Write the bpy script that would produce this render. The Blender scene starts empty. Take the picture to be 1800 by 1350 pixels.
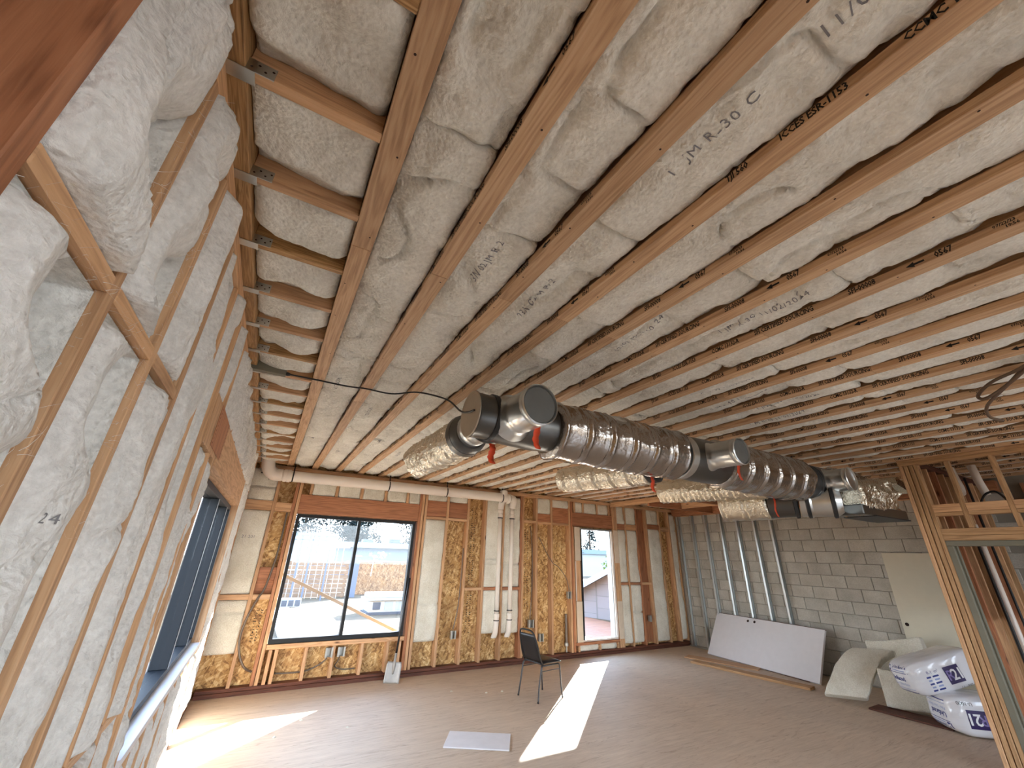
import bpy, bmesh, math, random
import numpy as np
from mathutils import Vector, Matrix
from mathutils.bvhtree import BVHTree

C = bpy.context.scene.collection
SC = bpy.context.scene
random.seed(7)
pi = math.pi

# ------------------------------------------------------------------ camera
# World: x to the right along the window wall, y towards the window wall, z up, floor at z = 0, metres.
cam_d = bpy.data.cameras.new('camera')
cam_d.sensor_width = 36.0
cam_d.lens = 700.993 / 1800 * 36.0
cam_d.clip_start = 0.02
cam_d.clip_end = 500
cam = bpy.data.objects.new('camera', cam_d)
C.objects.link(cam)
RR = ((0.86622, -0.49883, 0.02876), (0.21999, 0.32857, -0.91850), (0.44874, 0.80195, 0.39436))
RIGHT, DOWN, FWD = (Vector(r).normalized() for r in RR)
_m = Matrix((RIGHT, -DOWN, -FWD)).transposed().to_4x4()
_m.translation = (0, 0, 1.9)
cam.matrix_world = _m
SC.camera = cam

# ------------------------------------------------------------------ world, sun, daylight
SUN_D = Vector((-0.735 * math.cos(math.radians(22.5)), -0.678 * math.cos(math.radians(22.5)), -math.sin(math.radians(22.5))))
w = bpy.data.worlds.new('sky')
SC.world = w
w.use_nodes = True
nt = w.node_tree
bg = nt.nodes['Background']
tc = nt.nodes.new('ShaderNodeTexCoord')
sep = nt.nodes.new('ShaderNodeSeparateXYZ')
nt.links.new(tc.outputs['Generated'], sep.inputs[0])
cr = nt.nodes.new('ShaderNodeValToRGB')
cr.color_ramp.elements[0].position = 0.0
cr.color_ramp.elements[0].color = (0.84, 0.93, 1.0, 1)
cr.color_ramp.elements[1].position = 0.6
cr.color_ramp.elements[1].color = (0.46, 0.66, 1.0, 1)
nt.links.new(sep.outputs['Z'], cr.inputs[0])
nt.links.new(cr.outputs[0], bg.inputs['Color'])
bg.inputs['Strength'].default_value = 2.9

sl = bpy.data.lights.new('sun', 'SUN')
sl.energy = 18.5
sl.angle = math.radians(0.55)
sl.color = (1.0, 0.97, 0.93)
so = bpy.data.objects.new('sun', sl)
C.objects.link(so)
so.rotation_euler = SUN_D.to_track_quat('-Z', 'Y').to_euler()
so.location = (20, 20, 12)


def portal(name, loc, aim, sx, sy):
    """Marks an opening through which the sky lights the room (guides sampling, gives off nothing itself)."""
    d = bpy.data.lights.new(name, 'AREA')
    d.shape = 'RECTANGLE'
    d.size, d.size_y = sx, sy
    d.cycles.is_portal = True
    o = bpy.data.objects.new(name, d)
    C.objects.link(o)
    o.location = loc
    o.rotation_euler = Vector(aim).to_track_quat('-Z', 'Z').to_euler()
    return o


portal('rear_doorway_portal', (4.6, -3.98, 1.45), (0, 1, 0), 7.0, 2.9)
portal('left_window_portal', (-0.62, 4.74, 1.63), (1, 0, 0), 3.0, 1.4)
portal('big_window_portal', (1.365, 7.93, 1.51), (0, -1, 0), 2.0, 1.8)
portal('narrow_window_portal', (6.75, 7.93, 1.40), (0, -1, 0), 0.95, 2.2)

SC.view_settings.view_transform = 'Standard'
SC.view_settings.look = 'None'
SC.view_settings.gamma = 1.0
SC.view_settings.use_curve_mapping = False
SC.view_settings.exposure = 2.03
SC.cycles.max_bounces = 9
SC.cycles.diffuse_bounces = 5
SC.cycles.transparent_max_bounces = 12
SC.cycles.adaptive_threshold = 0.02


# ------------------------------------------------------------------ helpers
def lin(r, g, b):
    f = lambda c: (c / 255 / 12.92) if c <= 10 else ((c / 255 + 0.055) / 1.055) ** 2.4
    return (f(r), f(g), f(b), 1.0)


class NT:
    """Small shader-node builder."""

    def __init__(self, name):
        self.m = bpy.data.materials.new(name)
        self.m.use_nodes = True
        self.t = self.m.node_tree
        self.b = self.t.nodes['Principled BSDF']
        self.out = self.t.nodes['Material Output']

    def n(self, typ, **kw):
        nd = self.t.nodes.new(typ)
        for k, v in kw.items():
            if k.startswith('i_'):
                key = k[2:]
                key = int(key) if key.isdigit() else key.replace('_', ' ')
                if hasattr(v, 'is_linked'):
                    self.t.links.new(v, nd.inputs[key])
                else:
                    nd.inputs[key].default_value = v
            else:
                setattr(nd, k, v)
        return nd

    def link(self, a, b):
        self.t.links.new(a, b)

    def coord(self, scale=(1, 1, 1), jitter=True):
        tc = self.n('ShaderNodeTexCoord')
        v = tc.outputs['Object']
        if jitter:
            oi = self.n('ShaderNodeObjectInfo')
            mu = self.n('ShaderNodeMath', operation='MULTIPLY', i_0=oi.outputs['Random'], i_1=53.0)
            ad = self.n('ShaderNodeVectorMath', operation='ADD')
            self.link(v, ad.inputs[0])
            self.link(mu.outputs[0], ad.inputs[1])
            v = ad.outputs[0]
        mp = self.n('ShaderNodeMapping')
        self.link(v, mp.inputs['Vector'])
        mp.inputs['Scale'].default_value = scale
        return mp.outputs[0]

    def noise(self, vec, scale=5, detail=4, rough=0.55, dist=0.0):
        return self.n('ShaderNodeTexNoise', i_Vector=vec, i_Scale=scale, i_Detail=detail, i_Roughness=rough, i_Distortion=dist)

    def ramp(self, fac, stops):
        r = self.n('ShaderNodeValToRGB')
        e = r.color_ramp.elements
        while len(e) < len(stops):
            e.new(0.5)
        for el, (p, c) in zip(e, stops):
            el.position = p
            el.color = c
        self.link(fac, r.inputs[0])
        return r.outputs[0]

    def mix(self, fac, a, b, blend='MIX'):
        mx = self.n('ShaderNodeMix', data_type='RGBA', blend_type=blend)
        for v, i in ((fac, 0), (a, 6), (b, 7)):
            if hasattr(v, 'is_linked'):
                self.link(v, mx.inputs[i])
            else:
                mx.inputs[i].default_value = v
        return mx.outputs[2]

    def bump(self, h, strength=0.3, dist=0.01):
        b = self.n('ShaderNodeBump', i_Strength=strength, i_Distance=dist)
        self.link(h, b.inputs['Height'])
        self.link(b.outputs[0], self.b.inputs['Normal'])

    def base(self, c):
        if hasattr(c, 'is_linked'):
            self.link(c, self.b.inputs['Base Color'])
        else:
            self.b.inputs['Base Color'].default_value = c

    def set(self, **kw):
        for k, v in kw.items():
            self.b.inputs[k.replace('_', ' ')].default_value = v
        return self


def plain(name, rgb, rough=0.6, metal=0.0, var=0.0):
    t = NT(name)
    c = lin(*rgb)
    if var:
        nz = t.noise(t.coord(), 9, 4)
        lo = tuple(x * (1 - var) for x in c[:3]) + (1,)
        hi = tuple(min(1, x * (1 + var)) for x in c[:3]) + (1,)
        t.base(t.ramp(nz.outputs[0], [(0.3, lo), (0.7, hi)]))
    else:
        t.base(c)
    t.set(Roughness=rough, Metallic=metal)
    return t.m


def wood(name, axis, lo, mid, hi, ring=9.0, knots=True, rough=0.65, seg=0.0):
    """Sawn timber with grain along one axis; each board takes its own patch of grain and its own tone."""
    t = NT(name)
    s = [1.0, 1.0, 1.0]
    s[axis] = 0.055
    v = t.coord(tuple(s))
    n1 = t.noise(v, ring, 3, 0.5, 1.2)
    n2 = t.noise(v, 90, 3, 0.6, 0.3)
    wv = t.n('ShaderNodeMath', operation='SINE')
    mm = t.n('ShaderNodeMath', operation='MULTIPLY', i_0=n1.outputs[0], i_1=42.0)
    t.link(mm.outputs[0], wv.inputs[0])
    a = t.n('ShaderNodeMath', operation='MULTIPLY_ADD', i_0=wv.outputs[0], i_1=0.13, i_2=0.42)
    b = t.n('ShaderNodeMath', operation='MULTIPLY_ADD', i_0=n2.outputs[0], i_1=0.8, i_2=-0.35)
    f = t.n('ShaderNodeMath', operation='ADD', i_0=a.outputs[0], i_1=b.outputs[0])
    col = t.ramp(f.outputs[0], [(0.15, lin(*lo)), (0.5, lin(*mid)), (0.85, lin(*hi))])
    oi = t.n('ShaderNodeObjectInfo')
    tone = t.ramp(oi.outputs['Random'], [(0.0, (0.82, 0.80, 0.78, 1)), (0.5, (1, 1, 1, 1)), (1.0, (1.10, 1.06, 1.0, 1))])
    col = t.mix(0.8, col, tone, 'MULTIPLY')
    if knots:
        s2 = [7.0, 7.0, 7.0]
        s2[axis] = 2.2
        vk = t.n('ShaderNodeTexVoronoi', i_Vector=t.coord(tuple(s2)), i_Scale=1.0)
        kf = t.ramp(vk.outputs['Distance'], [(0.06, (1, 1, 1, 1)), (0.13, (0, 0, 0, 1))])
        sel = t.n('ShaderNodeSeparateColor')
        t.link(vk.outputs['Color'], sel.inputs[0])
        gt = t.n('ShaderNodeMath', operation='GREATER_THAN', i_0=sel.outputs[0], i_1=0.6)
        kk = t.n('ShaderNodeMath', operation='MULTIPLY', i_0=kf, i_1=gt.outputs[0])
        col = t.mix(kk.outputs[0], col, lin(88, 52, 30))
    t.base(col)
    t.bump(n2.outputs[0], 0.25, 0.004)
    t.set(Roughness=rough)
    return t.m


def osb(name, lo, mid, hi, scale=1.0):
    """Oriented strand board: overlapping long thin strands lying in several directions."""
    t = NT(name)
    v = t.coord((1, 1, 1), True)
    tot = None
    for k, (ry, wt, sc) in enumerate(((0.25, 0.40, 1.0), (1.25, 0.34, 1.2), (-0.8, 0.34, 0.9), (0.7, 0.26, 1.7))):
        m1 = t.n('ShaderNodeMapping', vector_type='TEXTURE', i_Vector=v)
        m1.inputs['Rotation'].default_value = (0.0, ry, 0.0)
        m1.inputs['Location'].default_value = (3.1 * k, 1.7 * k, 0.9 * k)
        m1.inputs['Scale'].default_value = (1 / (52 * scale * sc), 1 / (52 * scale * sc), 1 / (13 * scale * sc))
        vo = t.n('ShaderNodeTexVoronoi', i_Vector=m1.outputs[0], i_Scale=1.0)
        sp = t.n('ShaderNodeSeparateColor')
        t.link(vo.outputs['Color'], sp.inputs[0])
        sel = t.n('ShaderNodeMath', operation='GREATER_THAN', i_0=sp.outputs[1], i_1=0.45)
        dv = t.n('ShaderNodeMath', operation='MULTIPLY_ADD', i_0=sp.outputs[0], i_1=2 * wt, i_2=-wt)
        pr = t.n('ShaderNodeMath', operation='MULTIPLY', i_0=dv.outputs[0], i_1=sel.outputs[0])
        if tot is None:
            tot = t.n('ShaderNodeMath', operation='ADD', i_0=pr.outputs[0], i_1=0.5).outputs[0]
        else:
            tot = t.n('ShaderNodeMath', operation='ADD', i_0=pr.outputs[0], i_1=tot).outputs[0]
    fine = t.noise(t.coord((1, 1, 0.25)), 120, 3, 0.6)
    f = t.n('ShaderNodeMath', operation='MULTIPLY_ADD', i_0=fine.outputs[0], i_1=0.4, i_2=-0.2)
    f = t.n('ShaderNodeMath', operation='ADD', i_0=f.outputs[0], i_1=tot)
    col = t.ramp(f.outputs[0], [(0.08, lin(*lo)), (0.42, lin(*mid)), (0.60, lin(*mid)), (0.95, lin(*hi))])
    st = t.noise(t.coord((1, 1, 1)), 2.2, 5, 0.6)
    col = t.mix(t.ramp(st.outputs[0], [(0.45, (0, 0, 0, 1)), (0.75, (0.6, 0.6, 0.6, 1))]), col, lin(140, 98, 54))
    t.base(col)
    t.bump(f.outputs[0], 0.25, 0.003)
    t.set(Roughness=0.7)
    return t.m


def wool(name, c0, c1, fine=1.0):
    """Glass-wool: matt, soft, fibrous."""
    t = NT(name)
    v = t.coord((1, 1, 1))
    a = t.noise(v, 3.0, 5, 0.6)
    b = t.noise(v, 44 * fine, 5, 0.65, 0.25)
    d = t.noise(v, 11, 4, 0.6, 0.6)
    f = t.n('ShaderNodeMath', operation='MULTIPLY_ADD', i_0=b.outputs[0], i_1=0.5, i_2=0.0)
    f2 = t.n('ShaderNodeMath', operation='MULTIPLY_ADD', i_0=a.outputs[0], i_1=0.5, i_2=f.outputs[0])
    t.base(t.ramp(f2.outputs[0], [(0.36, lin(*c0)), (0.62, lin(*c1))]))
    h = t.n('ShaderNodeMath', operation='MULTIPLY_ADD', i_0=d.outputs[0], i_1=1.6, i_2=b.outputs[0])
    qd = t.n('ShaderNodeTexVoronoi', i_Vector=v, i_Scale=70.0 * fine, feature='SMOOTH_F1')
    h = t.n('ShaderNodeMath', operation='MULTIPLY_ADD', i_0=qd.outputs['Distance'], i_1=0.9, i_2=h.outputs[0])
    t.bump(h.outputs[0], 0.62, 0.017)
    t.set(Roughness=1.0)
    t.b.inputs['Sheen Weight'].default_value = 0.15
    t.b.inputs['Specular IOR Level'].default_value = 0.05
    return t.m


def foil(name, col, rough=0.22, crinkle=0.5, scale=26):
    t = NT(name)
    v = t.coord((1, 1, 1))
    a = t.noise(v, scale, 3, 0.6, 1.5)
    b = t.n('ShaderNodeTexVoronoi', i_Vector=v, i_Scale=scale * 1.3, feature='SMOOTH_F1')
    h = t.n('ShaderNodeMath', operation='ADD', i_0=a.outputs[0], i_1=b.outputs['Distance'])
    t.base(lin(*col))
    t.bump(h.outputs[0], crinkle, 0.012)
    t.set(Roughness=rough, Metallic=1.0)
    return t.m


M = {}
JW = ((160, 122, 88), (196, 158, 120), (212, 178, 142))
SW = ((166, 124, 88), (206, 162, 120), (222, 182, 142))
RW = ((132, 84, 56), (176, 118, 82), (194, 136, 98))
for ax, nm in enumerate('xyz'):
    M['joist_' + nm] = wood('joist_wood_' + nm, ax, *JW, ring=11, knots=False)
    M['stud_' + nm] = wood('stud_wood_' + nm, ax, *SW)
    M['red_' + nm] = wood('red_timber_' + nm, ax, *RW)
    M['dark_' + nm] = wood('dark_timber_' + nm, ax, (58, 30, 18), (96, 52, 34), (120, 70, 46), knots=False)
    M['pine_' + nm] = wood('yellow_pine_' + nm, ax, (140, 104, 68), (180, 140, 98), (200, 164, 122))
    M['lvl_' + nm] = wood('ledger_wood_' + nm, ax, (112, 78, 40), (178, 136, 86), (208, 172, 122), ring=30, knots=False)
M['osb'] = osb('osb_sheathing', (140, 100, 56), (202, 158, 98), (236, 206, 150), 0.75)
M['osb_out'] = osb('osb_parapet', (92, 64, 42), (130, 98, 68), (158, 126, 94), 0.5)
M['wool'] = wool('glass_wool_ceiling', (210, 205, 192), (243, 240, 229))
M['wool_wall'] = wool('glass_wool_wall', (209, 206, 199), (243, 241, 235))
M['wool_batt'] = wool('glass_wool_loose', (216, 208, 188), (248, 244, 230), 1.6)
M['galv'] = foil('galvanised_steel', (204, 206, 204), 0.30, 0.10, 9)
M['galv_dark'] = foil('dull_galvanised_steel', (104, 104, 102), 0.34, 0.06, 6)
M['foil'] = foil('foil_duct_wrap', (168, 161, 154), 0.17, 0.18, 30)
M['foil_crisp'] = foil('crinkled_foil_duct_wrap', (222, 214, 196), 0.18, 0.55, 42)
M['cap'] = plain('duct_cap_tin', (176, 164, 146), 0.5, 0.6, 0.06)
M['cap_dark'] = plain('duct_cap_plastic', (92, 92, 88), 0.55, 0.3, 0.08)
M['collar'] = plain('black_mastic', (38, 38, 38), 0.55, 0.1)
M['orange'] = plain('orange_tape', (222, 74, 34), 0.5)
M['pvc'] = plain('white_pvc', (236, 226, 214), 0.35)
M['black'] = plain('black_rubber', (22, 20, 20), 0.45)
M['frame'] = plain('black_window_frame', (17, 18, 20), 0.6)
M['navy'] = plain('dark_bronze_mullion', (11, 16, 23), 0.55)
M['alu'] = plain('pale_aluminium', (186, 192, 196), 0.35, 0.7)
M['ink'] = plain('black_ink', (20, 17, 15), 0.8)
M['ink_grey'] = plain('grey_ink', (128, 126, 128), 0.9)
M['ink_blue'] = plain('blue_ink', (38, 52, 128), 0.5)
M['ink_pale'] = plain('pale_blue_ink', (150, 162, 200), 0.5)
M['purple'] = plain('purple_print', (44, 26, 88), 0.4)
M['white_print'] = plain('white_print', (240, 240, 244), 0.4)
M['lilac'] = plain('lilac_print', (132, 116, 178), 0.4)
M['door'] = plain('primed_white_door', (226, 222, 222), 0.55, 0, 0.02)
M['door_b'] = plain('cream_door', (214, 206, 184), 0.55, 0, 0.02)
M['board'] = plain('white_gypsum', (222, 216, 214), 0.8, 0, 0.03)
M['foam'] = plain('pale_backing_board', (214, 196, 172), 0.8, 0, 0.05)
M['vinyl'] = plain('black_vinyl', (26, 25, 26), 0.38)
M['chair_metal'] = plain('charcoal_enamel', (58, 58, 60), 0.38, 0.4)
M['steel'] = plain('worn_steel', (168, 164, 158), 0.5, 0.4, 0.12)
M['hollow'] = plain('grey_steel_door_frame', (112, 108, 92), 0.55, 0.1, 0.06)
M['ctrack'] = foil('steel_stud_zinc', (214, 220, 220), 0.34, 0.05, 8)
M['conduit'] = plain('metal_clad_cable', (120, 108, 96), 0.45, 0.5)
M['brown_cable'] = plain('brown_cable', (92, 70, 52), 0.5)
M['ebox'] = plain('zinc_electrical_box', (176, 174, 166), 0.4, 0.5, 0.08)
t = NT('white_spatter')
tl = t.n('ShaderNodeBsdfTranslucent', i_Color=(0.9, 0.9, 0.9, 1))
ms = t.n('ShaderNodeMixShader')
ms.inputs[0].default_value = 0.6
t.link(t.b.outputs[0], ms.inputs[1])
t.link(tl.outputs[0], ms.inputs[2])
t.link(ms.outputs[0], t.out.inputs['Surface'])
t.base((0.9, 0.9, 0.9, 1))
M['spatter'] = t.m
M['nail'] = plain('nail_hole', (44, 24, 14), 0.9)
M['plastic'] = NT('bag_film').set(Roughness=0.16).m
M['plastic'].node_tree.nodes['Principled BSDF'].inputs['Base Color'].default_value = lin(232, 232, 236)
M['plastic'].node_tree.nodes['Principled BSDF'].inputs['Coat Weight'].default_value = 0.4
# concrete blocks
t = NT('concrete_block')
v = t.coord((1, 1, 1))
n1 = t.noise(v, 60, 5, 0.7)
n2 = t.noise(v, 3, 4)
oi = t.n('ShaderNodeObjectInfo')
c = t.ramp(n1.outputs[0], [(0.3, lin(186, 182, 172)), (0.7, lin(214, 210, 200))])
c = t.mix(0.5, c, t.ramp(n2.outputs[0], [(0.3, lin(180, 172, 158)), (0.7, (1, 1, 1, 1))]), 'MULTIPLY')
c = t.mix(0.7, c, t.ramp(oi.outputs['Random'], [(0, (0.84, 0.83, 0.82, 1)), (1, (1.06, 1.05, 1.02, 1))]), 'MULTIPLY')
t.base(c)
t.bump(n1.outputs[0], 0.5, 0.006)
t.set(Roughness=0.95)
M['cmu'] = t.m
M['mortar'] = plain('mortar', (150, 144, 132), 0.95, 0, 0.08)
# plywood floor: dusty, with scuffs and faint long grain
t = NT('dusty_plywood_floor')
v = t.coord((1, 1, 1), False)
vg = t.coord((0.5, 6, 1), False)
a = t.noise(vg, 6, 5, 0.6, 0.6)
b = t.noise(v, 1.1, 5, 0.6)
d = t.noise(v, 24, 5, 0.7)
c = t.ramp(a.outputs[0], [(0.3, lin(198, 175, 152)), (0.7, lin(216, 195, 172))])
c = t.mix(0.55, c, t.ramp(b.outputs[0], [(0.3, (0.80, 0.79, 0.78, 1)), (0.7, (1.06, 1.05, 1.03, 1))]), 'MULTIPLY')
sp = t.ramp(d.outputs[0], [(0.70, (0, 0, 0, 1)), (0.80, (0.6, 0.6, 0.6, 1))])
c = t.mix(sp, c, lin(140, 112, 92))
sc_ = t.noise(t.coord((0.7, 5, 1), False), 3.2, 6, 0.75, 1.6)
c = t.mix(t.ramp(sc_.outputs[0], [(0.54, (0, 0, 0, 1)), (0.66, (0.5, 0.5, 0.5, 1))]), c, lin(146, 116, 94))
t.base(c)
t.bump(a.outputs[0], 0.12, 0.004)
t.set(Roughness=0.62)
M['floor'] = t.m
# sandy roof deck and deck boards outside
t = NT('sandy_ground')
v = t.coord((1, 1, 1), False)
a = t.noise(v, 1.6, 6, 0.65)
b = t.noise(t.coord((0.6, 3, 1), False), 5, 5, 0.7, 1.0)
c = t.ramp(a.outputs[0], [(0.3, lin(62, 50, 35)), (0.7, lin(96, 79, 56))])
c = t.mix(0.6, c, t.ramp(b.outputs[0], [(0.35, (0.7, 0.66, 0.6, 1)), (0.65, (1.05, 1.04, 1.0, 1))]), 'MULTIPLY')
t.base(c)
t.set(Roughness=0.95)
M['sand'] = t.m
# glass that lets the light straight through and mirrors a little
t = NT('clear_glass')
tr = t.n('ShaderNodeBsdfTransparent')
tr.inputs[0].default_value = (0.96, 0.98, 0.985, 1)
gl = t.n('ShaderNodeBsdfGlossy')
gl.inputs['Roughness'].default_value = 0.02
lw = t.n('ShaderNodeLayerWeight')
pw_ = t.n('ShaderNodeMath', operation='POWER', i_0=lw.outputs['Facing'], i_1=4.0)
fr = t.n('ShaderNodeMath', operation='MULTIPLY_ADD', i_0=pw_.outputs[0], i_1=0.6, i_2=0.03)
ms = t.n('ShaderNodeMixShader')
t.link(fr.outputs[0], ms.inputs[0])
t.link(tr.outputs[0], ms.inputs[1])
t.link(gl.outputs[0], ms.inputs[2])
t.link(ms.outputs[0], t.out.inputs['Surface'])
M['glass'] = t.m


def prep(o, parent):
    C.objects.link(o)
    if parent is not None:
        o.parent = parent
        o.matrix_parent_inverse = parent.matrix_basis.inverted()
    return o


def mesh(name, verts, faces, mat, parent=None, smooth=False, matrix=None):
    me = bpy.data.meshes.new(name)
    me.from_pydata([tuple(v) for v in verts], [], [tuple(f) for f in faces])
    if smooth:
        me.polygons.foreach_set('use_smooth', [True] * len(me.polygons))
    for mm in (mat if isinstance(mat, (list, tuple)) else [mat]):
        me.materials.append(mm)
    me.update()
    o = bpy.data.objects.new(name, me)
    if matrix is not None:
        o.matrix_basis = matrix
    return prep(o, parent)


def tag(o, label, cat, group=None, kind=None):
    o['label'] = label
    o['category'] = cat
    if group:
        o['group'] = group
    if kind:
        o['kind'] = kind
    return o


def thing(name, label, cat, loc, group=None, rz=0.0):
    o = bpy.data.objects.new(name, None)
    o.empty_display_size = 0.1
    o.matrix_basis = Matrix.Translation(loc) @ Matrix.Rotation(rz, 4, 'Z')
    C.objects.link(o)
    return tag(o, label, cat, group)


def box_geo(dx, dy, dz, b=0.0025):
    """A box centred on the origin with chamfered edges: 24 corners, 26 faces."""
    hx, hy, hz = dx / 2, dy / 2, dz / 2
    b = min(b, hx * 0.4, hy * 0.4, hz * 0.4)
    V, idx = [], {}
    for sx in (-1, 1):
        for sy in (-1, 1):
            for sz in (-1, 1):
                for a in range(3):
                    p = [sx * (hx - b), sy * (hy - b), sz * (hz - b)]
                    p[a] = (sx, sy, sz)[a] * (hx, hy, hz)[a]
                    idx[(sx, sy, sz, a)] = len(V)
                    V.append(p)
    F = []
    S = (-1, 1)
    for a in range(3):
        o1, o2 = [k for k in range(3) if k != a]
        for s in S:
            q = []
            for (u, v_) in ((-1, -1), (1, -1), (1, 1), (-1, 1)):
                sg = [0, 0, 0]
                sg[a], sg[o1], sg[o2] = s, u, v_
                q.append(idx[(*sg, a)])
            F.append(q)
    for a in range(3):           # edges running along axis a
        o1, o2 = [k for k in range(3) if k != a]
        for s1 in S:
            for s2 in S:
                q = []
                for (e, ax) in ((-1, o1), (1, o1), (1, o2), (-1, o2)):
                    sg = [0, 0, 0]
                    sg[a], sg[o1], sg[o2] = e, s1, s2
                    q.append(idx[(*sg, ax)])
                F.append(q)
    for sx in S:
        for sy in S:
            for sz in S:
                F.append([idx[(sx, sy, sz, a)] for a in range(3)])
    V = np.array(V)
    out = []
    for f in F:
        p = V[f]
        nrm = np.cross(p[1] - p[0], p[2] - p[0])
        if np.dot(nrm, p.mean(0)) < 0:
            f = f[::-1]
        out.append(f)
    return V, out


def box(name, x0, x1, y0, y1, z0, z1, mat, parent=None, b=0.0025, label=None):
    """Axis-aligned board; a str material ('stud') takes the grain along its longest side."""
    d = (x1 - x0, y1 - y0, z1 - z0)
    if isinstance(mat, str):
        mat = M[mat + '_' + 'xyz'[int(np.argmax(d))]]
    V, F = box_geo(*d, b)
    o = mesh(name, V, F, mat, parent, matrix=Matrix.Translation(((x0 + x1) / 2, (y0 + y1) / 2, (z0 + z1) / 2)))
    if label:
        o['label'] = label
    return o


def bar(name, p0, p1, w, h, mat, parent=None, up=(0, 0, 1), b=0.0025):
    """A board from p0 to p1, w wide, h thick along 'up'; grain along its length (local x)."""
    p0, p1 = Vector(p0), Vector(p1)
    xa = (p1 - p0).normalized()
    ya = Vector(up).cross(xa).normalized()
    za = xa.cross(ya)
    if isinstance(mat, str):
        mat = M[mat + '_x']
    V, F = box_geo((p1 - p0).length, w, h, b)
    m = Matrix((xa, ya, za)).transposed().to_4x4()
    m.translation = (p0 + p1) / 2
    return mesh(name, V, F, mat, parent, matrix=m)


def sweep_geo(pts, rad, seg=12, caps=True):
    P = [Vector(p) for p in pts]
    n = len(P)
    rads = rad if hasattr(rad, '__len__') else [rad] * n
    T = [(P[min(i + 1, n - 1)] - P[max(i - 1, 0)]).normalized() for i in range(n)]
    a = T[0].orthogonal().normalized()
    V, F = [], []
    for i in range(n):
        a = (a - T[i] * a.dot(T[i])).normalized()
        bb = T[i].cross(a)
        for k in range(seg):
            th = 2 * pi * k / seg
            V.append(P[i] + (a * math.cos(th) + bb * math.sin(th)) * rads[i])
    for i in range(n - 1):
        for k in range(seg):
            k2 = (k + 1) % seg
            F.append((i * seg + k, i * seg + k2, (i + 1) * seg + k2, (i + 1) * seg + k))
    if caps:
        F.append(tuple(range(seg - 1, -1, -1)))
        F.append(tuple((n - 1) * seg + k for k in range(seg)))
    return V, F


def spline(pts, sub=8):
    P = [Vector(p) for p in pts]
    out = []
    for i in range(len(P) - 1):
        p0, p1, p2, p3 = P[max(i - 1, 0)], P[i], P[i + 1], P[min(i + 2, len(P) - 1)]
        for k in range(sub):
            s = k / sub
            out.append(0.5 * ((2 * p1) + (p2 - p0) * s + (2 * p0 - 5 * p1 + 4 * p2 - p3) * s * s + (3 * p1 - p0 - 3 * p2 + p3) * s ** 3))
    out.append(P[-1])
    return out


def tube(name, pts, rad, mat, parent=None, seg=10, smooth_path=False, sub=8):
    if smooth_path:
        n0 = len(pts)
        pts = spline(pts, sub)
        if hasattr(rad, '__len__'):
            rad = np.interp(np.linspace(0, n0 - 1, len(pts)), np.arange(n0), rad).tolist()
    V, F = sweep_geo(pts, rad, seg)
    o = mesh(name, V, F, mat, parent, smooth=True)
    flat_caps(o)
    o.shadow_terminator_geometry_offset = 0.0
    return o


def flat_caps(o):
    for p in o.data.polygons:
        if len(p.vertices) > 4:
            p.use_smooth = False


def join(geos):
    V, F = [], []
    for v, f in geos:
        k = len(V)
        V += [tuple(x) for x in v]
        F += [tuple(i + k for i in q) for q in f]
    return V, F


def moved(geo, loc):
    v, f = geo
    return [(a[0] + loc[0], a[1] + loc[1], a[2] + loc[2]) for a in v], f


# value noise --------------------------------------------------------------
def _h(ix, iy, s):
    h = (ix * 374761393 + iy * 668265263 + s * 144269504) & 0xffffffff
    h = ((h ^ (h >> 13)) * 1274126177) & 0xffffffff
    return ((h ^ (h >> 16)) & 0xffffff) / float(0xffffff)


def vn(x, y, s=0):
    x = np.asarray(x, float)
    y = np.asarray(y, float)
    ix = np.floor(x).astype(np.int64)
    iy = np.floor(y).astype(np.int64)
    fx, fy = x - ix, y - iy
    fx = fx * fx * fx * (fx * (fx * 6 - 15) + 10)
    fy = fy * fy * fy * (fy * (fy * 6 - 15) + 10)
    a, b = _h(ix, iy, s), _h(ix + 1, iy, s)
    c, d = _h(ix, iy + 1, s), _h(ix + 1, iy + 1, s)
    return (a + (b - a) * fx) * (1 - fy) + (c + (d - c) * fx) * fy


def fb(x, y, s=0, o=3):
    t, a, tot = 0, 1.0, 0
    for k in range(o):
        t = t + a * vn(x * 2 ** k, y * 2 ** k, s + 17 * k)
        tot += a
        a *= 0.5
    return t / tot - 0.5


def sst(a, b, x):
    t = np.clip((x - a) / (b - a + 1e-9), 0, 1)
    return t * t * (3 - 2 * t)


def ridge(x, y, s, wd):
    n = vn(x, y, s) - 0.5
    return np.exp(-(n / wd) ** 2)


BATTS = {}


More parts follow.
